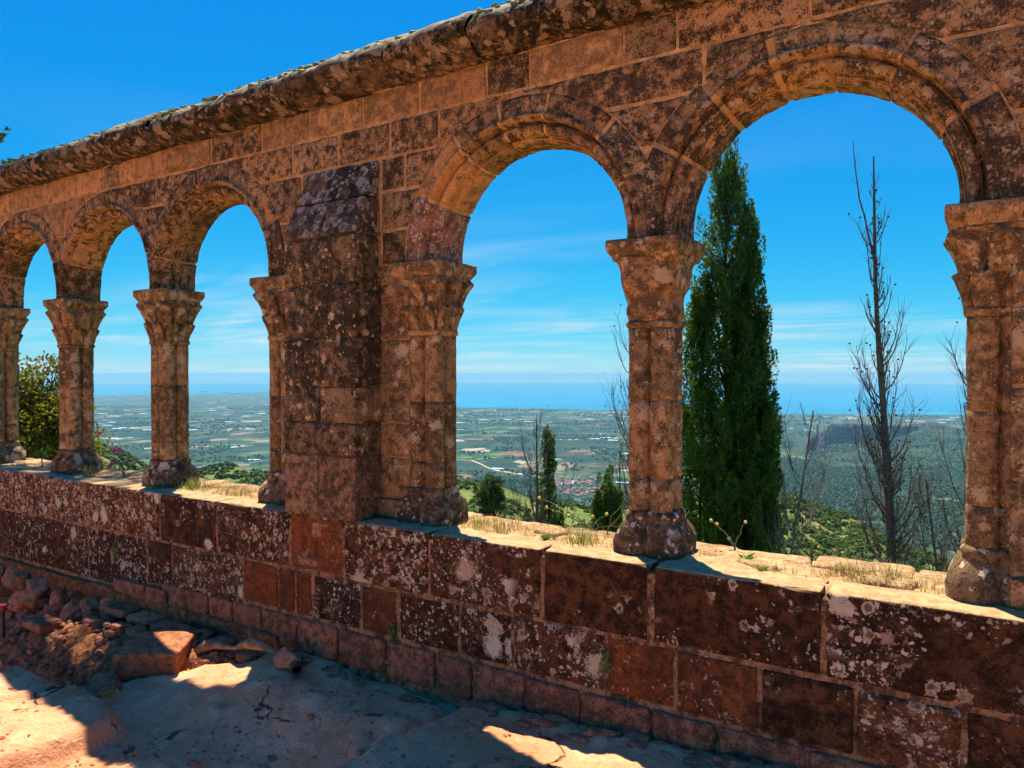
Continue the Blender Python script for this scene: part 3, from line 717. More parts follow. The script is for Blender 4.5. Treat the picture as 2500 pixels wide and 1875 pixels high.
# ------------------------------------------------------------------ columns
def colparts(cx, seed, parent, leafy):
    cy = YM; P = parent
    # base: four swollen tori merging on one worn plinth
    zs = [SILL - 0.03, SILL + 0.01, SILL + 0.045, SILL + 0.085, SILL + 0.115, SILL + 0.14, SILL + 0.155, SILL + 0.165, SILL + 0.18, SILL + 0.192, SILL + 0.20]
    of = [0.074, 0.077, 0.080, 0.078, 0.073, 0.066, 0.060, 0.058, 0.058, 0.057, 0.055]
    rd = [0.098, 0.100, 0.099, 0.092, 0.082, 0.070, 0.064, 0.070, 0.073, 0.068, 0.060]
    V, F = sweep_z(zs, None, lambda ph, k: 0.88*quatre(ph, of[k], rd[k]) + 0.12*squarish(ph, of[k] + rd[k], 4), cx, cy, 120, 0.013, 13, seed)
    part('base', V, F, M['base'], P)
    # shaft in drums
    cuts = [SILL + 0.19] + sorted([SILL + 0.19 + t for t in (0.15 + 0.05*rng.random(), 0.50 + 0.10*rng.random())]) + [1.975]
    for q in range(3):
        a, b = cuts[q] + 0.0012, cuts[q+1] - 0.0012; n = max(4, int((b - a)/0.03)); z = np.linspace(a, b, n + 1)
        V, F = sweep_z(z, None, lambda ph, k, n=n: quatre(ph, 0.056, 0.057), cx, cy, 132, 0.005, 16, seed)
        part('shaft_drum', V, F, M['column'], P)
    V, F = sweep_z(np.linspace(SILL + 0.19, 1.98, 30), None, lambda ph, k: quatre(ph, 0.056, 0.0555), cx, cy, 132, 0.005, 16, seed)
    part('mortar', V, F, M['mortar'], P)
    z = [1.968, 1.976, 1.988, 1.998, 2.004]; e = [0.0, 0.010, 0.013, 0.009, 0.0]
    V, F = sweep_z(z, None, lambda ph, k: 0.6*quatre(ph, 0.055, 0.060 + e[k]) + 0.4*squarish(ph, 0.112 + e[k], 4), cx, cy, 64, 0.004, 25, seed + 7)
    part('necking', V, F, M['column'], P)
    # capital: flared block, worn carving
    zc = np.linspace(2.0, 2.306, 27); t = (zc - 2.0)/0.306
    def csec(ph, k):
        tt = t[k]; h = 0.114 + 0.052*tt**1.4
        s = squarish(ph, h, 3.0 + 4.0*tt)
        if leafy:
            row = 1 if tt > 0.46 else 0; v = (tt/0.46) if row == 0 else min(1.0, (tt - 0.46)/0.44)
            d = np.abs(((ph/(2*math.pi)*8 + 0.5*row) % 1.0) - 0.5)*2          # 0 at leaf middle, 1 between leaves
            w = 0.95*(1 - 0.55*v**4)
            inside = np.clip((w - d)/0.18, 0, 1)
            rel = inside*(0.014 + 0.030*v**2.0) - 0.010*np.clip(1 - d/0.12, 0, 1)*inside - 0.016*(1 - inside)
            s = s + rel*(1.0 if tt < 0.9 else (1 - tt)*10)
        else:
            s = s + 0.007*math.sin(tt*13) + 0.004*np.sin(ph*4 + 3*tt)
        return s
    PH = np.linspace(0, 2*math.pi, 120, endpoint=False)
    V, F = sweep_z(zc, None, csec, cx, cy, 144, 0.005 if leafy else 0.010, 28 if leafy else 14, seed + 9)
    part('capital', V, F, M['column'], P)
    # abacus: cavetto under a plain fascia
    za = [2.290, 2.298, 2.308, 2.318, 2.328, 2.334, 2.337, 2.341, 2.365, 2.386, 2.390]
    ha = [0.158, 0.160, 0.164, 0.170, 0.178, 0.182, 0.180, 0.187, 0.188, 0.187, 0.182]
    V, F = sweep_z(za, None, lambda ph, k: squarish(ph, ha[k], 60), cx, cy, 136, 0.0045, 14, seed + 11, True, 0.19)
    part('abacus', V, F, M['column'], P)
COLS = [(-1.367, False, 'second'), (-5.385, True, ''), (-6.775, True, ''), (-8.18, True, ''), (-2.758, True, ''), (0.05, True, ''), (-4.0, True, '')]
for k, (cx, lf, _) in enumerate(COLS):
    e = empty('column', (cx + 4, YM - 0.3, 0), arc)
    colparts(cx, 900 + 20*k, e, lf)

# buttress with its sloping top
but = empty('buttress', (0.62, -0.1, 0), arc)
V, F = rbox(-3.672, -3.088, -0.010, 0.30, SILL - 0.02, 2.60, 0.01, 0.08, 0.003, 5); part('mortar', V, F, M['buttress'], but)
BC = [(SILL - 0.005, 1.261, [-3.685, -3.39, -3.075], 'buttress_low'), (1.261, 1.454, [-3.685, -3.075], 'buttress'), (1.454, 1.669, [-3.685, -3.371, -3.075], 'buttress'),
      (1.669, 1.958, [-3.685, -3.513, -3.075], 'buttress'), (1.958, 2.282, [-3.685, -3.513, -3.075], 'buttress'), (2.282, 2.562, [-3.685, -3.51, -3.267, -3.075], 'buttress')]
for z0, z1, jx, mt in BC:
    for q in range(len(jx) - 1):
        V, F = rbox(jx[q] + 0.003, jx[q+1] - 0.003, -0.02 + rng.uniform(-0.003, 0.003), 0.24, z0 + 0.003, z1 - 0.003, 0.011, 0.03, 0.007, int(1000*z0) + q, freq=13, chip=0.012)
        part('stone_block', V, F, M[mt], but)
def slope(V, lo, hi):
    W = V.copy(); f = np.clip((0.22 - V[:, 1])/0.24, 0, 1); W[:, 1] += f*0.205*(V[:, 2] - 2.562)/0.475; return W
for z0, z1, jx in [(2.566, 2.80, [-3.685, -3.37, -3.075]), (2.80, 3.03, [-3.685, -3.46, -3.22, -3.075])]:
    for q in range(len(jx) - 1):
        V, F = rbox(jx[q] + 0.005, jx[q+1] - 0.005, -0.022 - (0.012 if z0 < 2.6 else 0), 0.22, z0 + 0.004, z1 - 0.006, 0.012, 0.03, 0.008, int(900*z0) + q, warp=slope, freq=12)
        part('weathering_stone', V, F, M['weathering'], but)
# pier behind and beside the buttress, and the pier at the far right
def pier(x0, x1, y0, courses, mat, seed):
    e = empty('pier', (0.5*(x0 + x1) + 4, 0, 0), arc)
    V, F = rbox(x0 + 0.008, x1 - 0.008, y0 + 0.006, 0.43, SILL - 0.02, 2.40, 0.01, 0.08, 0.003, seed); part('mortar', V, F, M['mortar'], e)
    for q in range(len(courses) - 1):
        z0, z1 = courses[q], courses[q+1]; ex = 0.03 if q == 0 else 0.0
        js = [x0] + [x0 + (x1 - x0)*t for t in ((0.5,) if x1 - x0 > 0.7 and q % 2 else ((0.3, 0.7) if x1 - x0 > 0.7 else ()))] + [x1]
        for w in range(len(js) - 1):
            V, F = rbox(js[w] + 0.004, js[w+1] - 0.004, y0 - ex + rng.uniform(-0.003, 0.003), 0.425, z0 + 0.004, z1 - 0.004, 0.010, 0.035, 0.005, seed + 7*q + w, freq=14)
            part('stone_block', V, F, M[mat], e)
    return e
pier(-3.92, -2.845, 0.205, [SILL, 1.0, 1.25, 1.45, 1.95, 2.29, 2.39], 'column', 1200)
e = pier(0.075, 1.6, 0.15, [SILL, 1.0, 1.36, 1.70, 2.0, 2.31], 'column', 1300)
V, F = rbox(0.11, 1.62, 0.115, 0.45, 2.313, 2.392, 0.012, 0.04, 0.006, 77); part('string_course', V, F, M['column'], e)
pier(-10.3, -8.42, 0.19, [SILL, 1.3, 1.8, 2.39], 'column', 1400)

e = empty('pilaster', (-5.0, 0.3, 0), arc)
for q, (z0, z1) in enumerate([(SILL, 1.35), (1.35, 1.85), (1.85, 2.31)]):
    V, F = rbox(-8.50, -8.38, 0.44, 0.555, z0 + 0.001, z1 - 0.001, 0.012, 0.04, 0.005, 1500); part('stone_block', V, F, M['column'], e)

# ------------------------------------------------------------------ rubble footing, dug earth and loose things at the foot of the wall
def rock(sx, sy, sz, seed, sub=2, rough=0.28, flat=0.0, facets=7):
    """angular broken stone: a ball cut by random planes"""
    V, F = ico(sub); r = np.random.RandomState(seed)
    R = np.full(len(V), 10.0)
    for _ in range(facets):
        n = r.normal(size=3); n /= np.linalg.norm(n); d = r.uniform(0.50, 0.78)
        c = V @ n; R = np.minimum(R, np.where(c > 0.05, d/np.maximum(c, 0.05), 10.0))
    R = np.minimum(R, 1.0); V = V*R[:, None]; V = V*(1 + rough*0.4*fbm(V + seed, 2.5, 3, seed))[:, None]
    V = V/np.abs(V).max(0)
    return V*np.array([sx, sy, sz]), F
rub = empty('rubble_footing', (-5.7, -0.08, -0.2))
tag(rub, 'rough pinkish rubble stones exposed under the dark wall beside the earth bank', 'rubble')
V, F = rbox(-8.6, -3.75, -0.035, 0.2, -0.62, 0.09, 0.02, 0.05, 0.02, 91, freq=7); part('earth_bed', V, F, M['earth'], rub)
r = np.random.RandomState(5)
row = [(-7.75, 0.0), (-7.45, -0.03), (-7.12, 0.0), (-6.93, 0.03), (-6.66, 0.0), (-6.36, -0.08), (-6.08, -0.17), (-5.82, -0.05), (-5.58, 0.02)]
k = 0
def rs(x, y, z, sx, sy, sz, tilt=0.0):
    global k
    V, F = rock(sx*1.1, sy, sz*1.1, 40 + k, 3, 0.18, facets=16); c, s = math.cos(tilt), math.sin(tilt)
    V = np.stack([V[:, 0]*c - V[:, 2]*s, V[:, 1], V[:, 0]*s + V[:, 2]*c], -1)
    part('rubble_stone', V + np.array([x, y, z]), F, M['rubble'], rub); k += 1
for (x, dz) in row: rs(x, -0.07, 0.0 + dz - 0.05, r.uniform(0.08, 0.135), 0.08, r.uniform(0.085, 0.14), r.uniform(-0.5, 0.5))
for z, n in ((-0.17, 17), (-0.28, 19), (-0.39, 19), (-0.49, 16)):
    for q in range(n):
        x = -7.8 + 3.7*(q + r.uniform(0.1, 0.9))/n
        sz_ = r.uniform(0.045, 0.105); rs(x, -0.075 - 0.04*(z < -0.3), z + r.uniform(-0.03, 0.03), sz_*r.uniform(0.9, 1.5), 0.09, sz_, r.uniform(-0.6, 0.6))
for q in range(60):
    rs(r.uniform(-7.8, -4.2), -0.085, r.uniform(-0.42, 0.02), r.uniform(0.025, 0.05), 0.05, r.uniform(0.025, 0.045), r.uniform(-0.6, 0.6))
# flat tile-like stones stepping down to the right
for q, (x, z, w) in enumerate([(-5.35, 0.03, 0.11), (-5.08, 0.02, 0.12), (-4.82, 0.005, 0.09), (-4.62, -0.03, 0.08), (-4.46, 0.0, 0.07), (-4.22, 0.01, 0.08), (-4.10, -0.05, 0.07), (-3.92, -0.01, 0.06)]):
    V, F = rbox(x - w, x + w, -0.17, -0.02, z - 0.06, z - 0.005, 0.012, 0.03, 0.008, 600 + q, freq=8, chip=0.015); part('rubble_stone', V, F, M['rubble'], rub)
for q in range(18):
    x = -5.2 + 1.5*q/17; rs(x, -0.14, -0.13 - 0.12*r.rand(), r.uniform(0.06, 0.11), 0.08, r.uniform(0.05, 0.09), r.uniform(-0.4, 0.4))

# bank of dug earth and small stones
def mound_z(X, Y):
    P = np.stack([X, Y, np.zeros_like(X)], -1)
    cr = np.interp(X, [-7.3, -6.5, -6.1, -5.7, -5.3, -4.7, -4.3, -4.0, -3.7], [-0.60, -0.34, -0.20, -0.10, -0.08, -0.04, -0.02, -0.06, -0.2])
    yc = np.interp(X, [-7, -5.6, -4.6, -4.0], [-0.36, -0.34, -0.29, -0.22]); wf = np.interp(X, [-7, -5.6, -4.6, -4.0], [0.62, 0.56, 0.44, 0.18])
    d = Y - yc
    t = np.where(d < 0, sstep(-wf, -0.02, d)**0.8, 1 - 0.85*sstep(0.10, 0.30, d))
    n = fbm(P, 7.0, 5, 13, 0.6)
    return -0.46 + (cr + 0.46)*t + 0.075*n*np.clip(t*1.3, 0.15, 1) + 0.022*fbm(P, 27.0, 3, 14)
V, F = sheet(np.arange(-7.4, -3.72, 0.016), np.arange(-1.05, -0.05, 0.014), mound_z)
tag(mk('earth_bank', V, F, M['earth']), 'crumbling bank of ochre earth and stones below the rubble footing', 'earth bank', kind='structure')
bag = Bag()
for q in range(520):
    x = r.uniform(-6.9, -3.95); yc = np.interp(x, [-7, -5.6, -4.6, -4.0], [-0.36, -0.34, -0.29, -0.22]); y = yc + r.uniform(-0.46, 0.12)
    z = float(mound_z(np.array([x]), np.array([y]))[0]); s = r.uniform(0.006, 0.03)
    V, F = rock(s*r.uniform(0.8, 1.8), s, s*0.8, q, 1, 0.2, facets=6); bag.add(V + np.array([x, y, z + 0.2*s]), F)
tag(bag.build('earth_stones', M['rubble'], None, False), 'small stones stuck in the earth bank', 'stones', kind='stuff')
for q, (x, y, w, dd, lab) in enumerate([(-5.45, -0.27, 0.06, 0.05, 'small squared ochre stone on the bank, farthest from the big block'), (-5.10, -0.26, 0.075, 0.05, 'squared ochre stone in the middle of the row topping the bank'),
        (-4.93, -0.25, 0.055, 0.05, 'squared ochre stone at the block end of the row on the bank'), (-4.55, -0.21, 0.17, 0.12, 'flat grey-brown slab lying on the bank behind the big block'), (-5.86, -0.42, 0.13, 0.08, 'sunlit broken slab at the crest of the earth bank')]):
    z = float(mound_z(np.array([x]), np.array([y]))[0])
    V, F = rbox(-w, w, -dd, dd, -0.035, 0.03, 0.01, 0.025, 0.008, 620 + q, freq=9, chip=0.02)
    tag(mk('bank_stone', V, F, M['rubble'], p=(x, y, z + 0.02)), lab, 'stone', 'stones on the earth bank')
# the big loose block
def loosew(V, lo, hi):
    W = V.copy(); t = (V[:, 2] - lo[2])/(hi[2] - lo[2])
    W[:, 0] = V[:, 0]*(0.86 + 0.14*t); W[:, 1] = V[:, 1]*(0.8 + 0.2*t) - 0.03*t; W[:, 2] += 0.10*V[:, 0] ; return W
V, F = rbox(-0.20, 0.20, -0.16, 0.16, -0.125, 0.12, 0.014, 0.03, 0.010, 640, warp=loosew, freq=5, chip=0.02)
o = mk('stone_block', V, F, M['rubble'], p=(-4.42, -0.41, -0.06)); o.rotation_euler = (0.10, 0.08, 0.62)
tag(o, 'large loose squared red block tipped against the earth bank', 'block')
for q, (x, y, z, s, lab) in enumerate([(-4.47, -0.72, -0.16, (0.13, 0.09, 0.085), 'pale pink pointed stone below the big loose block'), (-4.22, -0.60, -0.20, (0.06, 0.045, 0.04), 'small ochre stone tucked under the big loose block'),
        (-3.49, -0.17, 0.045, (0.13, 0.09, 0.070), 'rounded pink rock beside the pipe end at the wall foot'), (-5.02, -1.12, 0.03, (0.16, 0.07, 0.05), 'sunlit crumbled rock on the pale ledge')]):
    V, F = rock(*s, 700 + q, 3, 0.3, facets=10); o = mk('rock', V, F, M['rubble'], p=(x, y, z)); tag(o, lab, 'rock')
bag = Bag()
for q in range(170):       # chips along the foot of the wall
    x = r.uniform(-3.7, 0.9); y = -0.03 - abs(r.normal(0, 0.05)); s = r.uniform(0.008, 0.035)
    z = float(ground_z(np.array([x]), np.array([y]))[0]); V, F = rock(s*1.7, s*1.1, s*0.6, 800 + q, 1, 0.2, facets=6); bag.add(V + np.array([x, y, z + 0.003]), F)
tag(bag.build('stone_chips', M['rubble'], None, False), 'stone chips strewn along the wall foot', 'chips', kind='stuff')
# root, pipe, stake, withered leaves
P = np.array([(-4.33, -0.24, -0.10), (-4.26, -0.23, -0.03), (-4.14, -0.22, 0.03), (-4.03, -0.21, 0.028), (-3.93, -0.20, 0.035), (-3.85, -0.20, 0.075), (-3.77, -0.20, 0.10), (-3.68, -0.19, 0.092), (-3.58, -0.17, 0.07), (-3.5, -0.14, 0.04)])
tt = np.linspace(0, 9, 46); Q = np.stack([np.interp(tt, range(10), P[:, c]) for c in range(3)], -1)
for _ in range(3): Q[1:-1] = 0.25*Q[:-2] + 0.5*Q[1:-1] + 0.25*Q[2:]
V, F = tube(Q, 0.030 + 0.012*np.sin(tt*1.3) - 0.0015*tt, 12); V = V + (0.006*fbm(V, 30, 3, 3))[:, None]*np.array([0.3, 1, 1])
tag(mk('tree_root', V, F, M['root']), 'gnarled ochre root arching over the hollow at the wall foot', 'root')
def ringpipe(r0, r1, L, n=20):
    ph = np.linspace(0, 2*math.pi, n, endpoint=False); c = np.stack([np.zeros(n), np.cos(ph), np.sin(ph)], -1)
    V = np.concatenate([c*r0, c*r0 + [L, 0, 0], c*r1 + [L, 0, 0], c*r1]); i = np.arange(4*n).reshape(4, n); j = np.roll(i, -1, 1)
    return V, np.concatenate([np.stack([i[a], j[a], j[(a + 1) % 4], i[(a + 1) % 4]], -1) for a in range(4)])
V, F = ringpipe(0.036, 0.027, 0.14); o = mk('pipe_end', V, F, M['pipe'], p=(-3.43, -0.16, 0.03)); o.rotation_euler = (0, -0.1, -0.65)
tag(o, 'short rusty pipe end lying behind the rounded pink rock', 'pipe')
st = empty('marker_stake', (-6.47, -0.42, -0.5)); tag(st, 'black iron stake with a red mushroom cap standing in the dug hollow', 'stake')
V, F = tube([(0, 0, 0), (0.004, 0, 0.2), (0.0, 0, 0.425)], 0.011, 10); mk('rod', V, F, M['iron'], st)
V, F = sweep_z([0.39, 0.40, 0.425, 0.43, 0.438, 0.445, 0.449], None, lambda ph, k: np.full_like(ph, [0.020, 0.022, 0.022, 0.043, 0.042, 0.030, 0.012][k]), 0, 0, 24, 0); mk('cap', V, F, M['redplastic'], st)
bag = Bag()
for q in range(7):
    a = r.uniform(0, 6.28); c = np.array([r.uniform(-0.05, 0.05), r.uniform(-0.04, 0.04), 0.015 + 0.01*q/7]); d = np.array([math.cos(a), math.sin(a), 0.25])*0.045; e = np.array([-math.sin(a), math.cos(a), 0.3])*0.016
    bag.add(np.array([c - d, c + e, c + d, c - e + [0, 0, 0.012]]), np.array([[0, 1, 2, 3]]))
tag(bag.build('withered_leaves', M['yellowleaf'], p=(-4.24, -0.80, -0.13)), 'small heap of withered yellow leaves on the rock', 'leaves', kind='thing')

N_ = 2600; gx_ = r.uniform(-5.6, -0.4, N_); gy_ = r.uniform(-1.7, -0.05, N_); gz_ = ground_z(gx_, gy_)
slope_ = np.hypot(ground_z(gx_ + 0.03, gy_) - gz_, ground_z(gx_, gy_ - 0.03) - gz_)
keep = (fbm(np.stack([gx_, gy_, 0*gx_], -1), 1.9, 3, 6) > 0.0) & (slope_ < 0.018)
bag = Bag(); lv = Bag()
for q in np.nonzero(keep)[0]:       # grit and crumbs lying on the bedrock
    s_ = r.uniform(0.002, 0.010)*(2.6 if r.rand() < 0.07 else 1.0)
    V, F = rock(s_*1.4, s_, s_*0.6, 2000 + q, 0, 0.3, facets=4); bag.add(V + np.array([gx_[q], gy_[q], gz_[q] + 0.2*s_]), F)
tag(bag.build('grit', M['rubble'], None, False), 'grit and stone crumbs lying on the bedrock', 'grit', kind='stuff')
for q in range(90):                 # dry leaf litter
    x, y = r.uniform(-4.6, -0.8), r.uniform(-1.4, -0.04); z = float(ground_z(np.array([x]), np.array([y]))[0]); a = r.uniform(0, 6.28); L_ = r.uniform(0.008, 0.02)
    d = np.array([math.cos(a), math.sin(a), r.uniform(-0.1, 0.4)])*L_; e = np.array([-math.sin(a), math.cos(a), r.uniform(-0.2, 0.5)])*L_*0.4; c = np.array([x, y, z + 0.006])
    lv.add(np.array([c - d, c + e, c + d, c - e]), np.array([[0, 1, 2, 3]]))
tag(lv.build('leaf_litter', M['yellowleaf'], None, False), 'scattered dry leaves on the bedrock', 'leaf litter', kind='stuff')

# ------------------------------------------------------------------ land, sea
XR = [-4000, -600, 47, 230, 300, 370, 480, 560, 650, 800, 1110, 1200, 1350, 1450, 1550, 1700, 1930, 1990, 2050, 2130, 2200, 2350, 3500]
DIP = [0.10, 0.10, 0.097, 0.096, 0.110, 0.134, 0.132, 0.126, 0.137, 0.15, 0.150, 0.157, 0.182, 0.187, 0.178, 0.165, 0.166, 0.178, 0.194, 0.21, 0.24, 0.265, 0.27]
TR = [(x - 1250)/1810 for x in XR]
def t_of(x): return (x - 1250)/1810.0
def land_z(T, Dp):
    T = np.asarray(T, dtype=np.float64); Dp = np.asarray(Dp, dtype=np.float64)
    W = np.stack([T*Dp, Dp, np.zeros_like(T*Dp)], -1)
    dip = np.interp(T, TR, DIP); db = np.interp(T, [t_of(-600), t_of(650), t_of(800), t_of(1110), t_of(1550), t_of(1800), t_of(2050), t_of(2200)], [620, 620, 420, 175, 175, 245, 245, 170])
    u = np.clip(1 - Dp/db, 0, 1)
    near = CZ - Dp*(dip + (0.56 - dip)*u**2.2) + np.minimum(Dp*0.012, 2.2)*fbm(W, 0.035, 4, 41) + np.minimum(Dp*0.004, 0.5)*fbm(W, 0.2, 3, 44)
    zb = CZ - db*dip
    over = zb - 0.85*np.maximum(0, Dp - db)**1.0
    dc = np.interp(T, [-0.8, t_of(200), t_of(650), t_of(1000), t_of(1110), t_of(1500), t_of(1950), t_of(2400), 0.9], [16500, 17600, 20800, 13500, 11700, 10900, 9800, 9600, 9300])
    dc = dc*(1 + 0.012*fbm(np.stack([T*40, T*0, T*0], -1), 1.0, 4, 5))
    val = np.interp(Dp, [0, 900, 3000], [-380, -394, -420])
    val = np.where(Dp > 3000, -420 - (117.0)*np.clip((Dp - 3000)/(dc - 3000), 0, 1)**0.9, val)
    val = val + 9*fbm(W, 0.0016, 4, 51)*sstep(11000, 4000, Dp) + 16*sstep(0.25, 0.5, T)*fbm(W + 500, 0.0022, 4, 57)*sstep(5200, 3400, Dp)
    val = np.where(Dp > dc, -541 - np.clip((Dp - dc)/300, 0, 4), np.maximum(val, -538.8))
    far = np.maximum(val, over)
    return np.where(Dp < db, near, far)
def world_of(T, Dp, Z):
    return np.stack([CX + Dp*(FW[0] + T*RT[0]), CY + Dp*(FW[1] + T*RT[1]), Z], -1)
ts = np.unique(np.round(np.concatenate([np.linspace(-1.6, -0.74, 60), np.arange(-0.74, 0.741, 0.0036), np.linspace(0.74, 1.6, 60)]), 5))
ds = np.concatenate([np.exp(np.linspace(math.log(3.3), math.log(600), 230))[:-1], np.exp(np.linspace(math.log(600), math.log(22000), 260))])
Tg, Dg = np.meshgrid(ts, ds, indexing='ij'); Zg = land_z(Tg, Dg); Wg = world_of(Tg, Dg, Zg)
Wg[..., 2] = np.where(Wg[..., 1] < 0.64, np.minimum(Wg[..., 2], -3.0), Wg[..., 2])
n0, n1 = Tg.shape; i = np.arange(n0*n1).reshape(n0, n1)
F = np.stack([i[:-1, :-1], i[1:, :-1], i[1:, 1:], i[:-1, 1:]], -1).reshape(-1, 4)

def land_mat():
    T = NT('land'); P = T.pos(); s = T.sep(P)
    xy = T.n('CombineXYZ'); T.set(xy.inputs[0], s[0]); T.set(xy.inputs[1], s[1]); xy = xy.outputs[0]
    dist = T.n('VectorMath', operation='LENGTH'); T.set(dist.inputs[0], xy); dist = dist.outputs['Value']
    # hillside scrub
    a = T.noise(P, 0.09, 5, 0.65); b = T.noise(P, 0.7, 4, 0.6)
    scrub = T.mix(T.step(a, 0.40, 0.60), (0.095, 0.135, 0.030), (0.165, 0.195, 0.050))
    scrub = T.mix(T.math('MULTIPLY', T.step(b, 0.50, 0.66), 0.75), scrub, (0.040, 0.062, 0.018))
    scrub = T.mix(T.math('MULTIPLY', T.step(T.noise(P, 0.05, 3), 0.60, 0.66), 0.8), scrub, (0.30, 0.225, 0.10))
    # woodland floor
    wood = T.mix(T.step(T.noise(P, 0.02, 4), 0.42, 0.6), (0.026, 0.048, 0.020), (0.050, 0.075, 0.030))
    wood = T.mix(T.math('MULTIPLY', T.step(T.noise(P, 0.006, 3), 0.60, 0.66), 0.7), wood, (0.20, 0.18, 0.085))
    # farmed plain: parcels, the dark ones tinted blue-green to add distance haze
    wv = T.vmath('ADD', xy, T.vmath('SCALE', T.vmath('SUBTRACT', T.noisec(xy, 0.004, 2), (0.5, 0.5, 0.5)), scale=90))
    mp = T.n('Mapping'); T.set(mp.inputs[0], wv); mp.inputs['Rotation'].default_value = (0, 0, 0.45); mp.inputs['Scale'].default_value = (1.0, 0.55, 1.0)
    vo = T.voro(mp.outputs[0], 1/170.0, metric='CHEBYCHEV', dim='2D'); c = T.sep(vo.outputs['Color'])
    parcel = T.ramp(c[0], [(0, (0.018, 0.044, 0.034)), (0.30, (0.036, 0.066, 0.044)), (0.46, (0.075, 0.120, 0.072)), (0.60, (0.095, 0.165, 0.062)), (0.68, (0.022, 0.050, 0.038)),
                           (0.78, (0.25, 0.18, 0.105)), (0.86, (0.23, 0.115, 0.075)), (0.91, (0.40, 0.33, 0.23)), (0.955, (0.11, 0.19, 0.05))], 'CONSTANT')
    vo2 = T.voro(mp.outputs[0], 1/60.0, metric='CHEBYCHEV', dim='2D'); c2 = T.sep(vo2.outputs['Color'])
    parcel = T.mix(T.math('MULTIPLY', T.step(c2[1], 0.66, 0.68), 0.85), parcel, (0.030, 0.055, 0.026))
    parcel = T.mix(T.math('MULTIPLY', T.step(c2[0], 0.985, 0.988), 0.9), parcel, (0.55, 0.52, 0.48))
    grove = T.step(T.noise(xy, 0.0035, 4, 0.6), 0.50, 0.56)
    parcel = T.mix(T.math('MULTIPLY', grove, 0.88), parcel, wood)
    dots = T.step(T.noise(xy, 0.035, 3, 0.6), 0.56, 0.62); parcel = T.mix(T.math('MULTIPLY', dots, 0.55), parcel, (0.022, 0.042, 0.02))
    col = T.mix(T.step(dist, 620, 900), scrub, wood)
    # the plain starts at the village; the wooded valley reaches farther out on the right
    lat = T.math('ADD', T.math('MULTIPLY', s[0], float(RT[0])), T.math('MULTIPLY', s[1], float(RT[1])))
    lim = T.math('ADD', 2350.0, T.math('MULTIPLY', T.step(T.math('DIVIDE', lat, T.math('MAXIMUM', dist, 1.0)), 0.16, 0.36), 3000.0))
    wob = T.math('MULTIPLY', T.math('SUBTRACT', T.noise(xy, 0.0022, 3), 0.5), 2200.0)
    f = T.n('MapRange'); T.set(f.inputs[0], T.math('SUBTRACT', T.math('ADD', dist, wob), lim)); f.inputs[1].default_value = -60; f.inputs[2].default_value = 60
    col = T.mix(f.outputs[0], col, parcel)
    return T.finish(col, 0.95, None, 0.05)
M['land'] = land_mat()
tag(mk('terrain', Wg.reshape(-1, 3), F, M['land']), kind='structure')

def sea_mat():
    T = NT('sea_water'); P = T.pos(); st = T.noise(T.scalexyz(P, (0.0006, 0.0002, 1)), 1.0, 4, 0.55)
    col = T.mix(T.step(st, 0.4, 0.62), (0.0, 0.175, 0.31), (0.0, 0.215, 0.35))
    return T.finish(col, 0.7, None, 0.03)
M['sea'] = sea_mat()
R_SEA = 41500.0; ang = np.linspace(YAW + math.pi/2 - 1.15, YAW + math.pi/2 + 1.15, 120)
rad = np.array([7000., 9000, 12000, 16000, 22000, 30000, R_SEA]); A_, B_ = np.meshgrid(ang, rad, indexing='ij')
V = np.stack([CX + B_*np.cos(A_), CY + B_*np.sin(A_), np.full_like(A_, -540.0)], -1); a0, b0 = A_.shape; i = np.arange(a0*b0).reshape(a0, b0)
tag(mk('sea', V.reshape(-1, 3), np.stack([i[:-1, :-1], i[:-1, 1:], i[1:, 1:], i[1:, :-1]], -1).reshape(-1, 4), M['sea'], smooth=False), kind='structure')

# flat-topped hill across the valley
HD = 4100.0
def hill_z(T, Dp):
    lat = T*HD; x = 1250 + 1810*T
    yc = np.interp(x, [1700, 1880, 1935, 1965, 1976, 1990, 2004, 2016, 2032, 2100, 2200, 2240, 2270, 2330, 2400, 2520, 2800], [1175, 1150, 1120, 1104, 1074, 1062, 1058, 1052, 1037, 1036, 1043, 1040, 1035, 1045, 1060, 1090, 1160])
    crest = CZ - HD*(yc - 911)/1810
    W = np.stack([lat, Dp, np.zeros_like(lat)], -1)
    ch = np.interp(x, [1935, 1968, 1985, 2060, 2130, 2190, 2260, 2500], [0, 40, 95, 120, 105, 60, 22, 10])
    u = HD - Dp + 70*fbm(W, 0.011, 4, 61) - 60*np.sin((x - 1960)/60.0)
    base = -432.0 - 20*sstep(0, 1400, np.abs(u))
    c2 = crest - ch*sstep(-10, 32, u)*(0.85 + 0.25*fbm(W, 0.02, 3, 63))
    tf = np.clip(u/1150, 0, 1); front = base + (c2 - base)*(1 - tf)**1.6
    tb_ = np.clip(-u/1000, 0, 1); back = base + (crest - base)*(1 - sstep(0, 1, tb_))
    return np.where(u > 0, front, back) + 6*fbm(W, 0.02, 5, 62) + 5*fbm(W, 0.05, 3, 66)
Tg, Dg = np.meshgrid(np.linspace(t_of(1700), t_of(2780), 300), np.concatenate([np.linspace(2950, 3800, 90)[:-1], np.linspace(3800, 4300, 110), np.linspace(4300, 5300, 50)[1:]]), indexing='ij')
Zh = hill_z(Tg, Dg); V = world_of(Tg, Dg, Zh); n0, n1 = Tg.shape; i = np.arange(n0*n1).reshape(n0, n1)
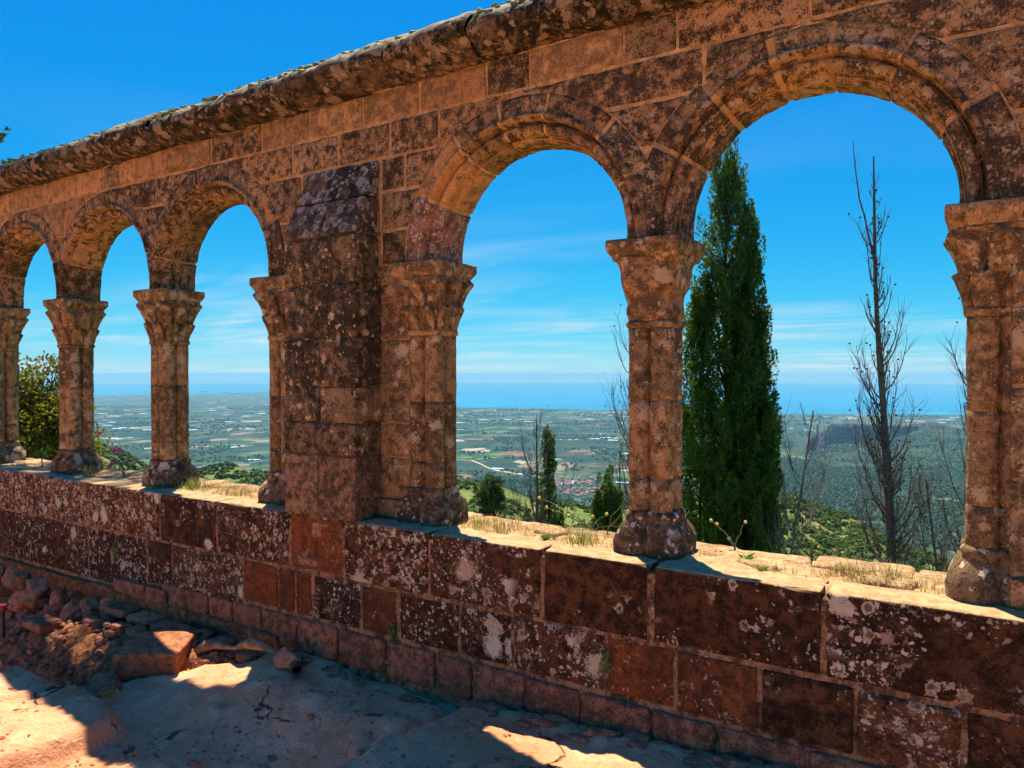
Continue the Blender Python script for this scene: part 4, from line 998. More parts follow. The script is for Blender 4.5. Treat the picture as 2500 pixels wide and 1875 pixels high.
def hill_mat():
    T = NT('wooded_hill_and_cliff'); P = T.pos(); g = T.n('NewGeometry'); nz = T.sep(g.outputs['True Normal'])[2]
    veg = T.mix(T.step(T.noise(P, 0.03, 5, 0.65), 0.42, 0.58), (0.020, 0.040, 0.022), (0.055, 0.080, 0.036))
    rk = T.mix(T.step(T.noise(T.scalexyz(P, (0.02, 0.02, 0.09)), 1.0, 5, 0.65), 0.4, 0.62), (0.045, 0.045, 0.045), (0.12, 0.11, 0.105))
    col = T.mix(T.step(T.math('ADD', nz, T.math('MULTIPLY', T.noise(P, 0.03, 3), 0.25)), 0.93, 0.76), veg, rk)
    return T.finish(col, 0.95, T.bump(T.noise(P, 0.06, 4), 0.8, 8.0), 0.05)
tag(mk('hill', V.reshape(-1, 3), np.stack([i[:-1, :-1], i[1:, :-1], i[1:, 1:], i[:-1, 1:]], -1).reshape(-1, 4), hill_mat()), kind='structure')

def sprays(P, Dr, Ln, Wd, seed, bend=0.25):
    """small folded leaf sprays: quads along Dr at P"""
    r = np.random.RandomState(seed); n = len(P)
    Dr = Dr/np.linalg.norm(Dr, axis=1, keepdims=True); A = np.cross(Dr, r.normal(size=(n, 3))); A /= np.linalg.norm(A, axis=1, keepdims=True)
    B = np.cross(Dr, A); L = np.asarray(Ln).reshape(-1, 1)*np.ones((n, 1)); Wd = np.asarray(Wd).reshape(-1, 1)*np.ones((n, 1))
    V = np.stack([P, P + Dr*L*0.5 + A*Wd + B*L*bend*0.4, P + Dr*L + B*L*bend*0.2, P + Dr*L*0.5 - A*Wd + B*L*bend*0.4], 1)
    return V.reshape(-1, 3), np.arange(4*n).reshape(n, 4)
# ---- woods, groves, scrub (nobody could count them)
def scatter(T, Dp, zfun, rx, rz, seed, sub=0, lump=0.25, sink=0.25):
    r = np.random.RandomState(seed); iv, jf = ico(sub); n = len(T)
    Z = zfun(T, Dp); C = world_of(T, Dp, Z)
    a = r.uniform(0, 6.283, n); ca, sa = np.cos(a), np.sin(a)
    B = iv[None]*(1 + lump*r.uniform(-1, 1, (n, len(iv)))[..., None])
    S = np.stack([rx*r.uniform(0.7, 1.3, n), rx*r.uniform(0.7, 1.3, n), rz*r.uniform(0.7, 1.3, n)], -1)
    B = B*S[:, None]
    X = B[..., 0]*ca[:, None] - B[..., 1]*sa[:, None]; Y = B[..., 0]*sa[:, None] + B[..., 1]*ca[:, None]
    V = np.stack([X, Y, B[..., 2] + (S[:, 2]*(1 - sink))[:, None]], -1) + C[:, None]
    F = (jf[None] + (np.arange(n)*len(iv))[:, None, None]).reshape(-1, 3)
    return V.reshape(-1, 3), F
def spread(n, t0, t1, d0, d1, seed, mask=None):
    r = np.random.RandomState(seed); T = r.uniform(t0, t1, n); Dp = np.sqrt(r.uniform(d0*d0, d1*d1, n))
    if mask is not None:
        W = np.stack([T*Dp, Dp, np.zeros(n)], -1); k = mask(W); T, Dp = T[k], Dp[k]
    return T, Dp
def treem(name, c1, c2, sc_):
    T = NT(name); P = T.pos(); n = T.noise(P, sc_, 3, 0.6); col = T.mix(T.step(n, 0.40, 0.60), c1, c2)
    return T.finish(col, 0.9, T.bump(T.noise(P, sc_*6, 2), 0.8, 0.5/sc_*0.04), 0.08)
M['far_tree'] = treem('pine_wood', (0.030, 0.060, 0.022), (0.075, 0.115, 0.036), 0.03)
M['grove'] = treem('farm_trees', (0.022, 0.045, 0.020), (0.050, 0.080, 0.030), 0.012)
M['scrub_bush'] = treem('scrub_bushes', (0.038, 0.066, 0.018), (0.105, 0.135, 0.040), 0.13)
bag = Bag()
T_, D_ = spread(15000, t_of(1860), t_of(2560), 900, 3700, 1, lambda W: fbm(W, 0.004, 3, 71) > -0.42); bag.add(*scatter(T_, D_, land_z, 4.2, 5.0, 2))
T_, D_ = spread(7000, t_of(1850), t_of(2600), 3050, 4080, 3, lambda W: fbm(W, 0.006, 3, 72) > -0.1); ok = hill_z(T_, D_) > land_z(T_, D_); T_, D_ = T_[ok], D_[ok]
bag.add(*scatter(T_, D_, hill_z, 4.0, 3.4, 4))
T_, D_ = spread(9000, t_of(950), t_of(1860), 1500, 2900, 5, lambda W: (fbm(W, 0.0045, 3, 73) > -0.05) & ~((W[:, 0] > 95) & (W[:, 0] < 345) & (W[:, 1] > 2440) & (W[:, 1] < 2980))); bag.add(*scatter(T_, D_, land_z, 4.2, 4.6, 6))
tag(bag.build('pine_wood', M['far_tree'], None, False), 'dark green pine wood filling the valley below the flat-topped hill', 'wood', kind='stuff')
bag = Bag()
T_, D_ = spread(16000, -0.74, 0.40, 2900, 7500, 8, lambda W: fbm(W, 0.0035, 4, 74) > 0.10); bag.add(*scatter(T_, D_, land_z, 6.5, 5.5, 9))
T_, D_ = spread(5000, -0.74, 0.74, 6500, 11000, 10, lambda W: fbm(W, 0.002, 4, 75) > 0.16); bag.add(*scatter(T_, D_, land_z, 17, 7, 11))
tag(bag.build('grove_trees', M['grove'], None, False), 'dark groves and hedgerows scattered over the farmed plain', 'groves', kind='stuff')
bag = Bag(); leafbag = Bag()
for (t0, t1, d0, d1, n, rx, rz, sd_) in [(t_of(1020), t_of(1640), 88, 180, 900, 0.62, 0.55, 21), (t_of(1640), t_of(2120), 100, 250, 1500, 0.75, 0.7, 22), (t_of(2080), t_of(2600), 90, 200, 900, 0.8, 0.8, 23), (t_of(-100), t_of(760), 300, 640, 3000, 1.7, 1.8, 24), (-0.72, 0.72, 14, 88, 700, 0.5, 0.45, 25)]:
    T_, D_ = spread(n, t0, t1, d0, d1, sd_, lambda W: fbm(W, 0.06, 3, sd_) > -0.10)
    near_ = rx < 1.0
    if near_:      # leafy skin for the bushes close enough to show it
        m = 54; rs_ = np.random.RandomState(sd_ + 3); od = rs_.normal(size=(len(T_), m, 3)); od /= np.linalg.norm(od, axis=2, keepdims=True); od[..., 2] = np.abs(od[..., 2])
        C = world_of(T_, D_, land_z(T_, D_)); sc_ = rs_.uniform(0.6, 1.5, (len(T_), 1, 1)); lob = 1 + 0.35*np.sin(3*od[..., :1] + 5*od[..., 1:2] + rs_.uniform(0, 6, (len(T_), 1, 1)))
        P = C[:, None] + od*sc_*lob*np.array([rx*1.15, rx*1.15, rz*1.3])*rs_.uniform(0.75, 1.0, (len(T_), m, 1)); P = P.reshape(-1, 3)
        leafbag.add(*sprays(P, od.reshape(-1, 3) + 0.5*rs_.normal(size=P.shape) + np.array([0, 0, 0.3]), 0.42*rx*rs_.uniform(0.6, 1.2, len(P)), 0.15*rx, sd_))
    for q in range(2 if near_ else 4):
        jt = np.random.RandomState(q); k_ = (1.0, 0.7, 0.6, 0.5)[q]*(0.8 if near_ else 1.0)
        V, F = scatter(T_ + (q > 0)*jt.uniform(-1, 1, len(T_))*0.9*rx/D_, D_*(1 + (q > 0)*jt.uniform(-1, 1, len(T_))*0.8*rx/D_), land_z, rx*k_, rz*k_, sd_ + 40 + q, 1, 0.42); bag.add(V, F)
o = leafbag.build('scrub_leaves', M['shrub'], None, False); tag(o, 'leafy skin of the bushes on the near slopes', 'scrub', kind='stuff')
tag(bag.build('scrub', M['scrub_bush'], None, False), 'low green scrub covering the near hillsides', 'scrub', kind='stuff')

# ---- village, farm sheds, dirt road, ships
M['roof'] = plain('terracotta_tiles', (0.36, 0.165, 0.095), 0.9, 0.1, 0.3, 0.05); M['render'] = plain('cream_render', (0.55, 0.47, 0.37), 0.9, 0.1, 0.25, 0.04)
M['white'] = plain('white_sheet_roof', (0.72, 0.72, 0.70), 0.7, 0.2, 0.1, 0.02)
def house_mesh(name, w, d, h, rh, mats):
    x, y = w/2, d/2; e = 0.4
    V = np.array([(-x, -y, -3), (x, -y, -3), (x, y, -3), (-x, y, -3), (-x, -y, h), (x, -y, h), (x, y, h), (-x, y, h), (-x, 0, h + rh), (x, 0, h + rh),
                  (-x - e, -y - e, h - 0.1), (x + e, -y - e, h - 0.1), (x + e, 0, h + rh + 0.3), (-x - e, 0, h + rh + 0.3), (x + e, y + e, h - 0.1), (-x - e, y + e, h - 0.1)])
    Q = np.array([(0, 1, 5, 4), (1, 2, 6, 5), (2, 3, 7, 6), (3, 0, 4, 7), (10, 11, 12, 13), (13, 12, 14, 15)]); Tn = np.array([(5, 6, 9), (7, 4, 8)])
    return mesh_from(name, V, [Q, Tn], mats, False, [0, 0, 0, 0, 1, 1, 0, 0])
HM = [house_mesh('village_house', 11, 9, 6, 2.2, [M['render'], M['roof']]), house_mesh('village_house', 8, 8, 7.5, 2, [M['render'], M['roof']]), house_mesh('village_house', 15, 9, 6, 2.4, [M['render'], M['roof']])]
r = np.random.RandomState(77); placed = []
tries = 0
while len(placed) < 95 and tries < 4000:
    tries += 1; d = r.uniform(2480, 2960); l = r.normal(t_of(1402)*d, 62)
    if not (100 < l < 335): continue
    if any((l - a)**2 + ((d - b)*0.8)**2 < 13.5**2 for a, b in placed): continue
    placed.append((l, d)); t = l/d; p = world_of(np.array([t]), np.array([d]), land_z(np.array([t]), np.array([d])))[0]
    o = link('village_house', HM[r.randint(3)], None, p); o.rotation_euler = (0, 0, r.choice([0.3, 0.3 + math.pi/2]) + r.normal(0, 0.12)); s = r.uniform(0.85, 1.25); o.scale = (s, s, r.uniform(0.9, 1.2))
    tag(o, 'terracotta-roofed house packed into the village on the plain below', 'house', 'houses of the village')
SM = house_mesh('farm_shed', 62, 26, 7, 1.6, [M['white'], M['white']])
spots = [(t_of(x), y) for x, y in [(1452, 1074), (1478, 1071), (1497, 1078), (1180, 1027), (1290, 1031), (1120, 1016), (1240, 1026), (1520, 1183), (1335, 1112), (1215, 1146), (560, 1032), (600, 1018), (520, 1004), (470, 1052), (640, 1012), (620, 1126), (610, 1050), (540, 996),
         (300, 1047), (330, 1048), (262, 1041), (285, 1049), (275, 1033), (350, 1012), (250, 1012), (360, 1052), (310, 1004), (1980, 1023), (2300, 1034), (2330, 1022), (1975, 1052)]]
for t, y in spots:
    dip = (y - 911)/1810; dd = np.linspace(2400, 16000, 400); zz_ = land_z(np.full(400, t), dd); k = np.argmin(np.abs((CZ - zz_)/dd - dip)); d = dd[k]
    o = link('farm_shed', SM, None, world_of(np.array([t]), np.array([d]), zz_[k:k+1])[0]); s = 0.5 + d/9000; o.scale = (s, s, s); o.rotation_euler = (0, 0, YAW + r.uniform(-0.35, 0.35))
    tag(o, 'long white-roofed farm shed on the plain', 'shed', 'white farm sheds on the plain')
rp = [(1150, 1118), (1172, 1127), (1190, 1137), (1204, 1142), (1232, 1149), (1262, 1154), (1296, 1160), (1330, 1166)]; L, R_ = [], []
for x, y in rp:
    t = t_of(x); d = 419/((y - 911)/1810); 
    for sgn, S_ in ((-1, L), (1, R_)):
        dd = d + sgn*22; S_.append(world_of(np.array([t]), np.array([dd]), land_z(np.array([t]), np.array([dd])) + 1.2)[0])
V = np.array(L + R_); n = len(rp); M['dirt'] = plain('pale_dirt', (0.46, 0.38, 0.28), 0.95, 0.05, 0.2, 0.01)
tag(mk('dirt_road', V, np.array([(q, q + 1, n + q + 1, n + q) for q in range(n - 1)]), M['dirt']), kind='structure')
for (x, y, L_, lab) in [(497, 957.5, 260, 'long grey cargo ship standing off the distant coast'), (553, 960.5, 200, 'smaller cargo ship near the distant headland')]:
    d = 541.75/((y - 911)/1810); p = loc(t_of(x), d, -540.0); s = empty('cargo_ship', p); s.rotation_euler = (0, 0, YAW); tag(s, lab, 'ship', 'ships at sea')
    h = L_/2; V = np.array([(-h, -16, 0), (h*0.86, -16, 0), (h, 0, 0), (h*0.86, 16, 0), (-h, 16, 0)]); V = np.concatenate([V, V*[1.03, 1.1, 1] + [0, 0, 16]])
    mk('hull', V, [np.array([(q, (q + 1) % 5, 5 + (q + 1) % 5, 5 + q) for q in range(5)]), np.array([[5, 6, 7, 8, 9]])], M['iron'], s, False)
    V, F = rbox(-h*0.95, -h*0.75, -13, 13, 14, 44, 1, 20, 0, 1); mk('bridge', V, F, M['white'], s, False)
    V, F = rbox(-h*0.6, h*0.7, -14, 14, 14, 24, 1, 40, 0, 1); mk('cargo', V, F, M['iron'], s, False)

# ------------------------------------------------------------------ trees
def land_at(p):
    q = np.array([p[0] - CX, p[1] - CY]); d = q @ FW[:2]; t = (q @ RT[:2])/d
    return float(land_z(np.array([t]), np.array([d]))[0])
def cypress(name, ratio, depth, stems, label, mat, seed, leaf=0.06, dens=1.0, plume=1.0):
    """stems: list of (side offset, top z, bottom z, radius at mid, trunk radius)"""
    p = loc(ratio, depth); g = land_at(p); root = empty(name, (p[0], p[1], g - 0.1)); tag(root, label, 'tree')
    r = np.random.RandomState(seed); tr, cr = Bag(), Bag()
    side = RT
    for (off, top, bot, rad, tk) in stems:
        top_, bot_ = top - g + 0.1, bot - g + 0.1; b = side*off
        n = 14; zs = np.linspace(0, top_ - 0.1, n); path = np.stack([b[0]*np.minimum(1, 0.3 + zs/2.5) + 0.03*np.sin(zs*1.3 + off), b[1]*np.minimum(1, 0.3 + zs/2.5), zs], -1)
        tr.add(*tube(path, np.linspace(tk, 0.012, n), 8)); H = top_ - bot_
        npl = int(dens*29*H*max(rad, 0.2)/0.6)
        for q in range(npl):
            u = r.rand()**0.85; z = bot_ + u*H*0.97; v = (top_ - z)/H            # v: 0 top .. 1 bottom
            env = rad*min(1.0, 0.12 + 1.5*v**0.85)*(1.0 - 0.15*max(0, v - 0.8)/0.2)
            a = r.uniform(0, 6.283); rr = env*(r.uniform(0.95, 1.25) if r.rand() < 0.2 else r.uniform(0.40, 0.90)); L = plume*r.uniform(0.40, 1.0)*(0.5 + 0.5*min(1, rad/0.5)); pr = plume*r.uniform(0.085, 0.15)*(0.6 + 0.4*min(1, rad/0.5))
            o_ = np.array([math.cos(a), math.sin(a), 0]); base = np.array([b[0], b[1], z]) + o_*rr
            ax = np.array([o_[0]*0.16, o_[1]*0.16, 1.0]); ax /= np.linalg.norm(ax)
            m = int(170*dens**0.3); uu = r.rand(m); env2 = pr*np.sin(np.pi*np.clip(uu*0.92 + 0.08, 0, 1))**0.7*(1 - 0.55*uu)
            ph = r.uniform(0, 6.283, m); od = np.stack([np.cos(ph), np.sin(ph), np.zeros(m)], -1)
            P = base + ax*((uu - 0.35)*L)[:, None] + od*(env2*np.sqrt(r.uniform(0.25, 1, m)))[:, None]
            Dr = od*0.75 + np.array([0, 0, 0.9]) + 0.35*r.normal(size=(m, 3))
            cr.add(*sprays(P, Dr, leaf*r.uniform(0.6, 1.3, m), leaf*0.26*r.uniform(0.7, 1.2, m), seed + q))
            if q % 3 == 0:    # a limb carrying the plume
                zl = max(0.2, z - r.uniform(0.5, 1.1)); st_ = np.array([b[0], b[1], zl])
                tt_ = np.linspace(0, 1, 5)[:, None]; tr.add(*tube(st_*(1 - tt_) + base*tt_ + o_*0.12*env*np.sin(tt_*3.14), np.linspace(0.016, 0.005, 5)*max(0.5, tk/0.09), 5))
    tr.build('trunk', M['bark'], root); cr.build('crown', mat, root, False)
    return root
def bare_tree(name, ratio, depth, top, tk, label, seed, blen=1.0, zlow=-1.4, fork=None, dens=1.0, lean=0.0, cones=True, mat='deadbark'):
    p = loc(ratio, depth); g = land_at(p); root = empty(name, (p[0], p[1], g - 0.1)); tag(root, label, 'tree')
    r = np.random.RandomState(seed); H = top - g + 0.1; n = 26; zs = np.linspace(0, H, n)
    ln = RT*lean
    def axis(z): return np.array([ln[0]*(z/H)**1.3 + 0.035*math.sin(z*0.9 + seed), ln[1]*(z/H)**1.3 + 0.03*math.sin(z*1.1 + 2*seed) + 0.02*math.sin(z*2.7 + seed), z])
    path = np.array([axis(z) for z in zs]); tr = Bag(); br = Bag(); cn = Bag()
    tr.add(*tube(path, np.linspace(tk, 0.010, n)*(1 + 0.06*r.normal(size=n)), 9))
    if fork:
        fz, fl, ft = fork; fp = axis(H*fz); k = 12
        tt_ = np.linspace(0, 1, k); fc = fp + np.stack([RT[0]*fl*tt_**0.8, RT[1]*fl*tt_**0.8, ft*tt_], -1); fc[1:] += np.cumsum(r.normal(0, 0.012, (k - 1, 3))*[1, 1, 0], 0); tr.add(*tube(fc, np.linspace(tk*(1 - fz)*1.1, 0.005, k), 6))
        for q in range(16):
            b_ = fc[2 + q*9//16]; d_ = np.array([r.normal(0, 0.5), r.normal(0, 0.5), 1.0]); w_ = np.linspace(0, 1, 4)[:, None]; br.add(*tube(b_ + d_*w_*r.uniform(0.06, 0.2), np.linspace(0.004, 0.0014, 4), 3))
    z0 = zlow - g; z = z0
    while z < H*0.97:
        v = (H - z)/(H - z0); L = blen*(0.06 + 1.0*v**0.75)*(r.uniform(0.9, 1.5) if r.rand() < 0.3 else r.uniform(0.35, 0.8)); a = r.uniform(0, 6.283)
        o_ = np.array([math.cos(a), math.sin(a), 0]); k = 9; u = np.linspace(0, 1, k)
        up = r.uniform(0.75, 1.25)
        cur = axis(z) + np.stack([o_[0]*L*0.55*(u - 0.28*u**2), o_[1]*L*0.55*(u - 0.28*u**2), L*up*(0.30*u + 0.62*u**2)], -1)
        cur[1:] += np.cumsum(r.normal(0, 0.012*L, (k - 1, 3)), 0)
        rb = (0.010 + 0.009*v)*(tk/0.09)**0.5*min(1, L/0.6 + 0.2)
        br.add(*tube(cur, np.linspace(rb, 0.003, k), 5))
        for q in range(int(4 + 13*L/blen)):
            s = r.uniform(0.25, 1.0); b = np.array([np.interp(s, u, cur[:, c]) for c in range(3)]); tl = min(0.42, L*r.uniform(0.18, 0.50)*(1.15 - 0.5*s))
            j_ = min(k - 2, int(s*(k - 1))); tg = cur[j_ + 1] - cur[j_]; tg /= np.linalg.norm(tg); d = tg*0.9 + 0.55*r.normal(size=3)*np.array([1, 1, 0.4]) + np.array([0, 0, 0.25]); d /= np.linalg.norm(d)
            w = np.linspace(0, 1, 4)[:, None]; tw = b + d*tl*w + np.array([0, 0, 0.3*tl])*w**2
            br.add(*tube(tw, np.linspace(0.0042, 0.0014, 4), 3))
            if cones and r.rand() < 0.10:
                iv, jf = ico(0); cn.add(tw[-1] + iv*0.017, jf)
        z += r.uniform(0.03, 0.11)/dens*(1.25 - 0.6*v)
    tr.build('trunk', M[mat], root); br.build('branches', M[mat], root)
    if cn.n: cn.build('cones', M['bark'], root)['kind'] = 'stuff'
    return root
cypress('cypress_tree', t_of(1758), 13.0, [(0.10, 5.58, -2.6, 0.70, 0.10), (0.50, 4.66, -2.4, 0.34, 0.06), (0.66, 2.9, -2.6, 0.46, 0.05), (-0.32, 3.2, -2.6, 0.42, 0.04), (0.25, 3.4, -2.6, 0.5, 0.05), (0.80, 0.9, -2.6, 0.30, 0.04)],
        'tall dense dark green cypress with a second lower tip, seen through the big arch', M['cypress'], 3)
bare_tree('bare_cypress', t_of(2188), 11.0, 4.95, 0.10, 'tall leafless dead cypress with a forked top, alone in the big arch', 11, 1.02, fork=(0.83, -0.34, 1.75), lean=-0.37, dens=1.25)
bare_tree('bare_cypress', t_of(2392), 11.5, 3.2, 0.07, 'leafless dead cypress half hidden behind the pier edge of the big arch', 23, 1.75, lean=-0.05, dens=0.7)
bare_tree('bare_cypress', t_of(1556), 14.0, 3.35, 0.06, 'slim bare conifer with tiny cones showing beside the column shaft', 37, 1.6, lean=-0.12, dens=0.7)
bare_tree('bare_cypress', t_of(1302), 20.0, 0.62, 0.11, 'leafless conifer rising beside the slender green cypress above the village', 41, 1.9, zlow=-3.8, lean=0.12, dens=0.9)
cypress('cypress_tree', t_of(1338), 20.6, [(0, -0.02, -4.4, 0.30, 0.06), (0.28, -2.3, -4.6, 0.30, 0.04)], 'slender dark green cypress standing close to a leafless conifer', M['cypress'], 19, 0.07, 1.0)
cypress('young_cypress', t_of(1480), 12.0, [(0, 0.20, -2.2, 0.21, 0.04), (-0.14, -0.5, -2.2, 0.18, 0.03), (0.13, -0.1, -2.2, 0.15, 0.03)], 'small bright green cypress bush next to the column base', M['cypress_bright'], 29, 0.055, 1.6)
bare_tree('bare_sapling', t_of(1512), 12.4, 0.45, 0.022, 'thin bare stem behind the small bright green cypress bush', 47, 0.5, zlow=-2.0, dens=0.5)
bare_tree('dead_branch_tree', t_of(1888), 12.0, 1.15, 0.03, 'bleached dead sapling leaning away from the tall dense cypress', 53, 1.3, zlow=-1.8, lean=0.62, dens=0.6, cones=False, mat='greybark')
bare_tree('bare_sapling', t_of(2352), 9.0, 0.45, 0.028, 'dark leaning dead sapling low in front of the valley wood', 59, 1.1, zlow=-1.5, lean=-0.42, dens=0.7)

def leafy(name, ratio, depth, zc, rx, rz, label, mat, seed, ncl, nl, leaf, clr, needles=False):
    p = loc(ratio, depth); g = land_at(p); root = empty(name, (p[0], p[1], g - 0.1)); tag(root, label, 'tree')
    r = np.random.RandomState(seed); tr, cr = Bag(), Bag(); c0 = np.array([0, 0, zc - g + 0.1])
    path = np.stack([0.05*np.sin(np.linspace(0, 3, 10)), np.zeros(10), np.linspace(0, c0[2] + rz*0.5, 10)], -1); tr.add(*tube(path, np.linspace(0.09*rx + 0.02, 0.015, 10), 8))
    for q in range(ncl):
        d = r.normal(size=3); d /= np.linalg.norm(d); s = r.uniform(0.35, 1.0)**0.6
        c = c0 + d*np.array([rx, rx, rz])*s*(1 + 0.25*math.sin(5*d[0] + 3*d[2]))
        st_ = np.array([0, 0, max(0.2, c[2] - r.uniform(0.2, 0.7)*rz - 0.2)]); w = np.linspace(0, 1, 5)[:, None]
        tr.add(*tube(st_*(1 - w) + c*w + np.array([0, 0, -0.1*rz])*np.sin(w*3.14), np.linspace(0.02*rx + 0.004, 0.004, 5), 4))
        m = nl; od = r.normal(size=(m, 3)); od /= np.linalg.norm(od, axis=1, keepdims=True)
        P = c + od*(clr*r.uniform(0.15, 1.0, m)**0.5)[:, None]*np.array([1, 1, 0.8])
        if needles: cr.add(*sprays(c + od*0.1*clr, od + np.array([0, 0, 0.35]), clr*r.uniform(0.7, 1.1, m), leaf, seed + q, 0.05))
        else: cr.add(*sprays(P, od + np.array([0, 0, 0.25]) + 0.5*r.normal(size=(m, 3)), leaf*r.uniform(0.7, 1.3, m), leaf*0.34, seed + q, 0.5))
    tr.build('trunk', M['bark'], root); cr.build('crown', mat, root, False); return root
leafy('oak_tree', t_of(100), 13.0, 0.62, 0.80, 1.30, 'bushy yellow-green evergreen oak between the leftmost columns', M['oakleaf'], 61, 300, 56, 0.070, 0.19)
leafy('young_pine', t_of(1200), 15.0, -0.72, 0.30, 0.42, 'young bushy pine on the slope beside the leafless conifer', M['pineleaf'], 67, 130, 60, 0.006, 0.085, True)
# tall pine standing beside the left end of the arcade; its low branch tips reach into view, its crown, out of view, is added and shaped to shade the bank
p = np.array([-13.2, 1.6, 0.0]); g = land_at(p); pine = empty('pine_tree', (p[0], p[1], g)); tag(pine, 'pine whose dark branch tips poke in over the left end of the cornice', 'tree')
r = np.random.RandomState(5); tr, cr = Bag(), Bag(); zs = np.linspace(0, 11.4 - g, 18)
trunk = lambda z: np.array([0.1*math.sin(z) + 1.2*sstep(5.0 - g, 11.4 - g, z), 0.08*math.cos(z*0.8) + 0.4*sstep(5.0 - g, 11.4 - g, z), z])
tr.add(*tube(np.array([trunk(z) for z in zs]), np.linspace(0.20, 0.04, 18), 10))
def limb(b, t_, n, sp, m, ln):
    w = np.linspace(0, 1, 8)[:, None]; cur = b*(1 - w) + t_*w + np.array([0, 0, 0.12])*np.sin(w*3.6); e_ = (t_ - b)/np.linalg.norm(t_ - b)
    tr.add(*tube(cur, np.linspace(0.035, 0.005, 8), 5))
    for s_ in np.linspace(0.40, 1.0, n):
        c = np.array([np.interp(s_, w[:, 0], cur[:, k_]) for k_ in range(3)]) + r.normal(0, sp, 3); od = r.normal(size=(m, 3)); od /= np.linalg.norm(od, axis=1, keepdims=True)
        cr.add(*sprays(np.repeat(c[None], m, 0), od + e_*0.5 + np.array([0, 0, 0.4]), ln*r.uniform(0.7, 1.1, m), ln*0.07, 7, 0.05))
# low branches: (place of the tip)
for (rt_, dp_, z_) in [(-0.6755, 10.4, 5.15), (-0.661, 10.4, 4.78), (-0.672, 10.6, 4.70), (-0.686, 10.4, 3.78)]:
    t_ = loc(rt_, dp_, z_) - np.array([p[0], p[1], g]); b = trunk(z_ - g - 0.7); limb(b, t_, 15, 0.045, 48, 0.065)
for q in range(64):
    d = r.normal(size=3); d /= np.linalg.norm(d); c = np.array([-8.55, 3.0, 10.4]) + d*np.array([1.35, 1.2, 0.8])*r.uniform(0.45, 1) - np.array([p[0], p[1], g]); limb(trunk(r.uniform(8.6, 11.2) - g), c, 9, 0.16, 52, 0.11)
tr.build('trunk', M['bark'], pine); cr.build('crown', M['pineleaf'], pine, False)

# ------------------------------------------------------------------ plants on the sill
def tuft(n, h, spread_, seed, lean=0.5, w=0.0022):
    r = np.random.RandomState(seed); bag = Bag()
    for q in range(n):
        a = r.uniform(0, 6.283); hh = h*r.uniform(0.45, 1.1); ln = lean*r.uniform(0.2, 1)*hh; b = np.array([r.normal(0, spread_*0.4), r.normal(0, spread_*0.35), 0]); o_ = np.array([math.cos(a), math.sin(a), 0]); s_ = np.array([-o_[1], o_[0], 0])*w
        m1 = b + o_*ln*0.35 + [0, 0, hh*0.6]; t_ = b + o_*ln + [0, 0, hh]
        bag.add(np.array([b - s_, b + s_, m1 + s_*0.8, m1 - s_*0.8, t_]), [np.array([[0, 1, 2, 3]]), np.array([[3, 2, 4]])])
    return bag
def sz(x, y): return float(sill_z(np.array([x]), np.array([y]))[0])
def put(bag, name, mat, x, y, label, cat, dz=0.0):
    o = bag.build(name, mat, None, False, (x, y, sz(x, y) + dz)); tag(o, label, cat); return o
put(tuft(130, 0.09, 0.10, 1, 0.9), 'grass_tuft', M['drygrass'], -0.35, 0.30, 'spiky straw-coloured grass tuft on the sill by the far right pier', 'grass tuft')
put(tuft(60, 0.08, 0.08, 2, 0.8), 'grass_tuft', M['drygrass'], -0.50, 0.34, 'short dry grass on the sill, just left of the spiky straw tuft', 'grass tuft')
put(tuft(110, 0.10, 0.13, 3, 0.7), 'grass_tuft', M['grass'], -5.08, 0.30, 'thin grass at the foot of the column nearest left of the buttress', 'grass tuft')
put(tuft(60, 0.13, 0.07, 4, 0.5), 'grass_tuft', M['grass'], -6.35, 0.18, 'green grass blades beside the carved column at the left', 'grass tuft')
put(tuft(70, 0.08, 0.12, 5, 0.9), 'grass_tuft', M['drygrass'], -4.55, 0.28, 'reddish dry weeds on the sill close to the buttress', 'grass tuft')
put(tuft(90, 0.09, 0.14, 6, 0.7), 'grass_tuft', M['grass'], -1.75, 0.22, 'yellow-green weeds against the base of the plain-capital column', 'grass tuft')
put(tuft(60, 0.09, 0.10, 8, 0.7), 'grass_tuft', M['drygrass'], -2.25, 0.30, 'dry grass in the middle of the sill under the middle arch', 'grass tuft')
put(tuft(50, 0.07, 0.09, 9, 0.7), 'grass_tuft', M['grass'], -2.45, 0.33, 'thin grass on the sill close to the paired colonnettes', 'grass tuft')
def rosette(n, L, seed, wide=0.3):
    r = np.random.RandomState(seed); bag = Bag(); a = np.linspace(0, 6.283, n, endpoint=False) + r.uniform(-0.3, 0.3, n)
    bag.add(*sprays(np.zeros((n, 3)) + [0, 0, 0.005], np.stack([np.cos(a), np.sin(a), r.uniform(0.2, 0.8, n)], -1), L*r.uniform(0.7, 1.1, n), L*wide*0.5, seed, 0.3)); return bag
put(rosette(12, 0.055, 1), 'leaf_rosette', M['weed'], -0.93, 0.33, 'green leaf rosette on the sill, closer to the plain-capital column', 'weed')
put(rosette(10, 0.045, 2), 'leaf_rosette', M['weed'], -0.83, 0.20, 'small green leaf rosette near the front edge under the big arch', 'weed')
put(rosette(16, 0.035, 3, 0.6), 'leaf_rosette', M['weed'], -1.93, 0.20, 'round-leaved green weed near the front edge under the middle arch', 'weed')
put(rosette(14, 0.06, 4, 0.3), 'leaf_rosette', M['weed'], -5.25, 0.10, 'bright green weed at the front foot of the column left of the buttress', 'weed')
s = empty('succulent', (-7.28, 0.25, SILL)); tag(s, 'small pale green succulent with a bare stem near the leftmost column', 'succulent')
V, F = tube([(0, 0, 0), (0.01, 0, 0.03), (-0.005, 0, 0.06), (0.01, 0, 0.10)], 0.006, 6); mk('stem', V, F, M['greybark'], s)
b = Bag()
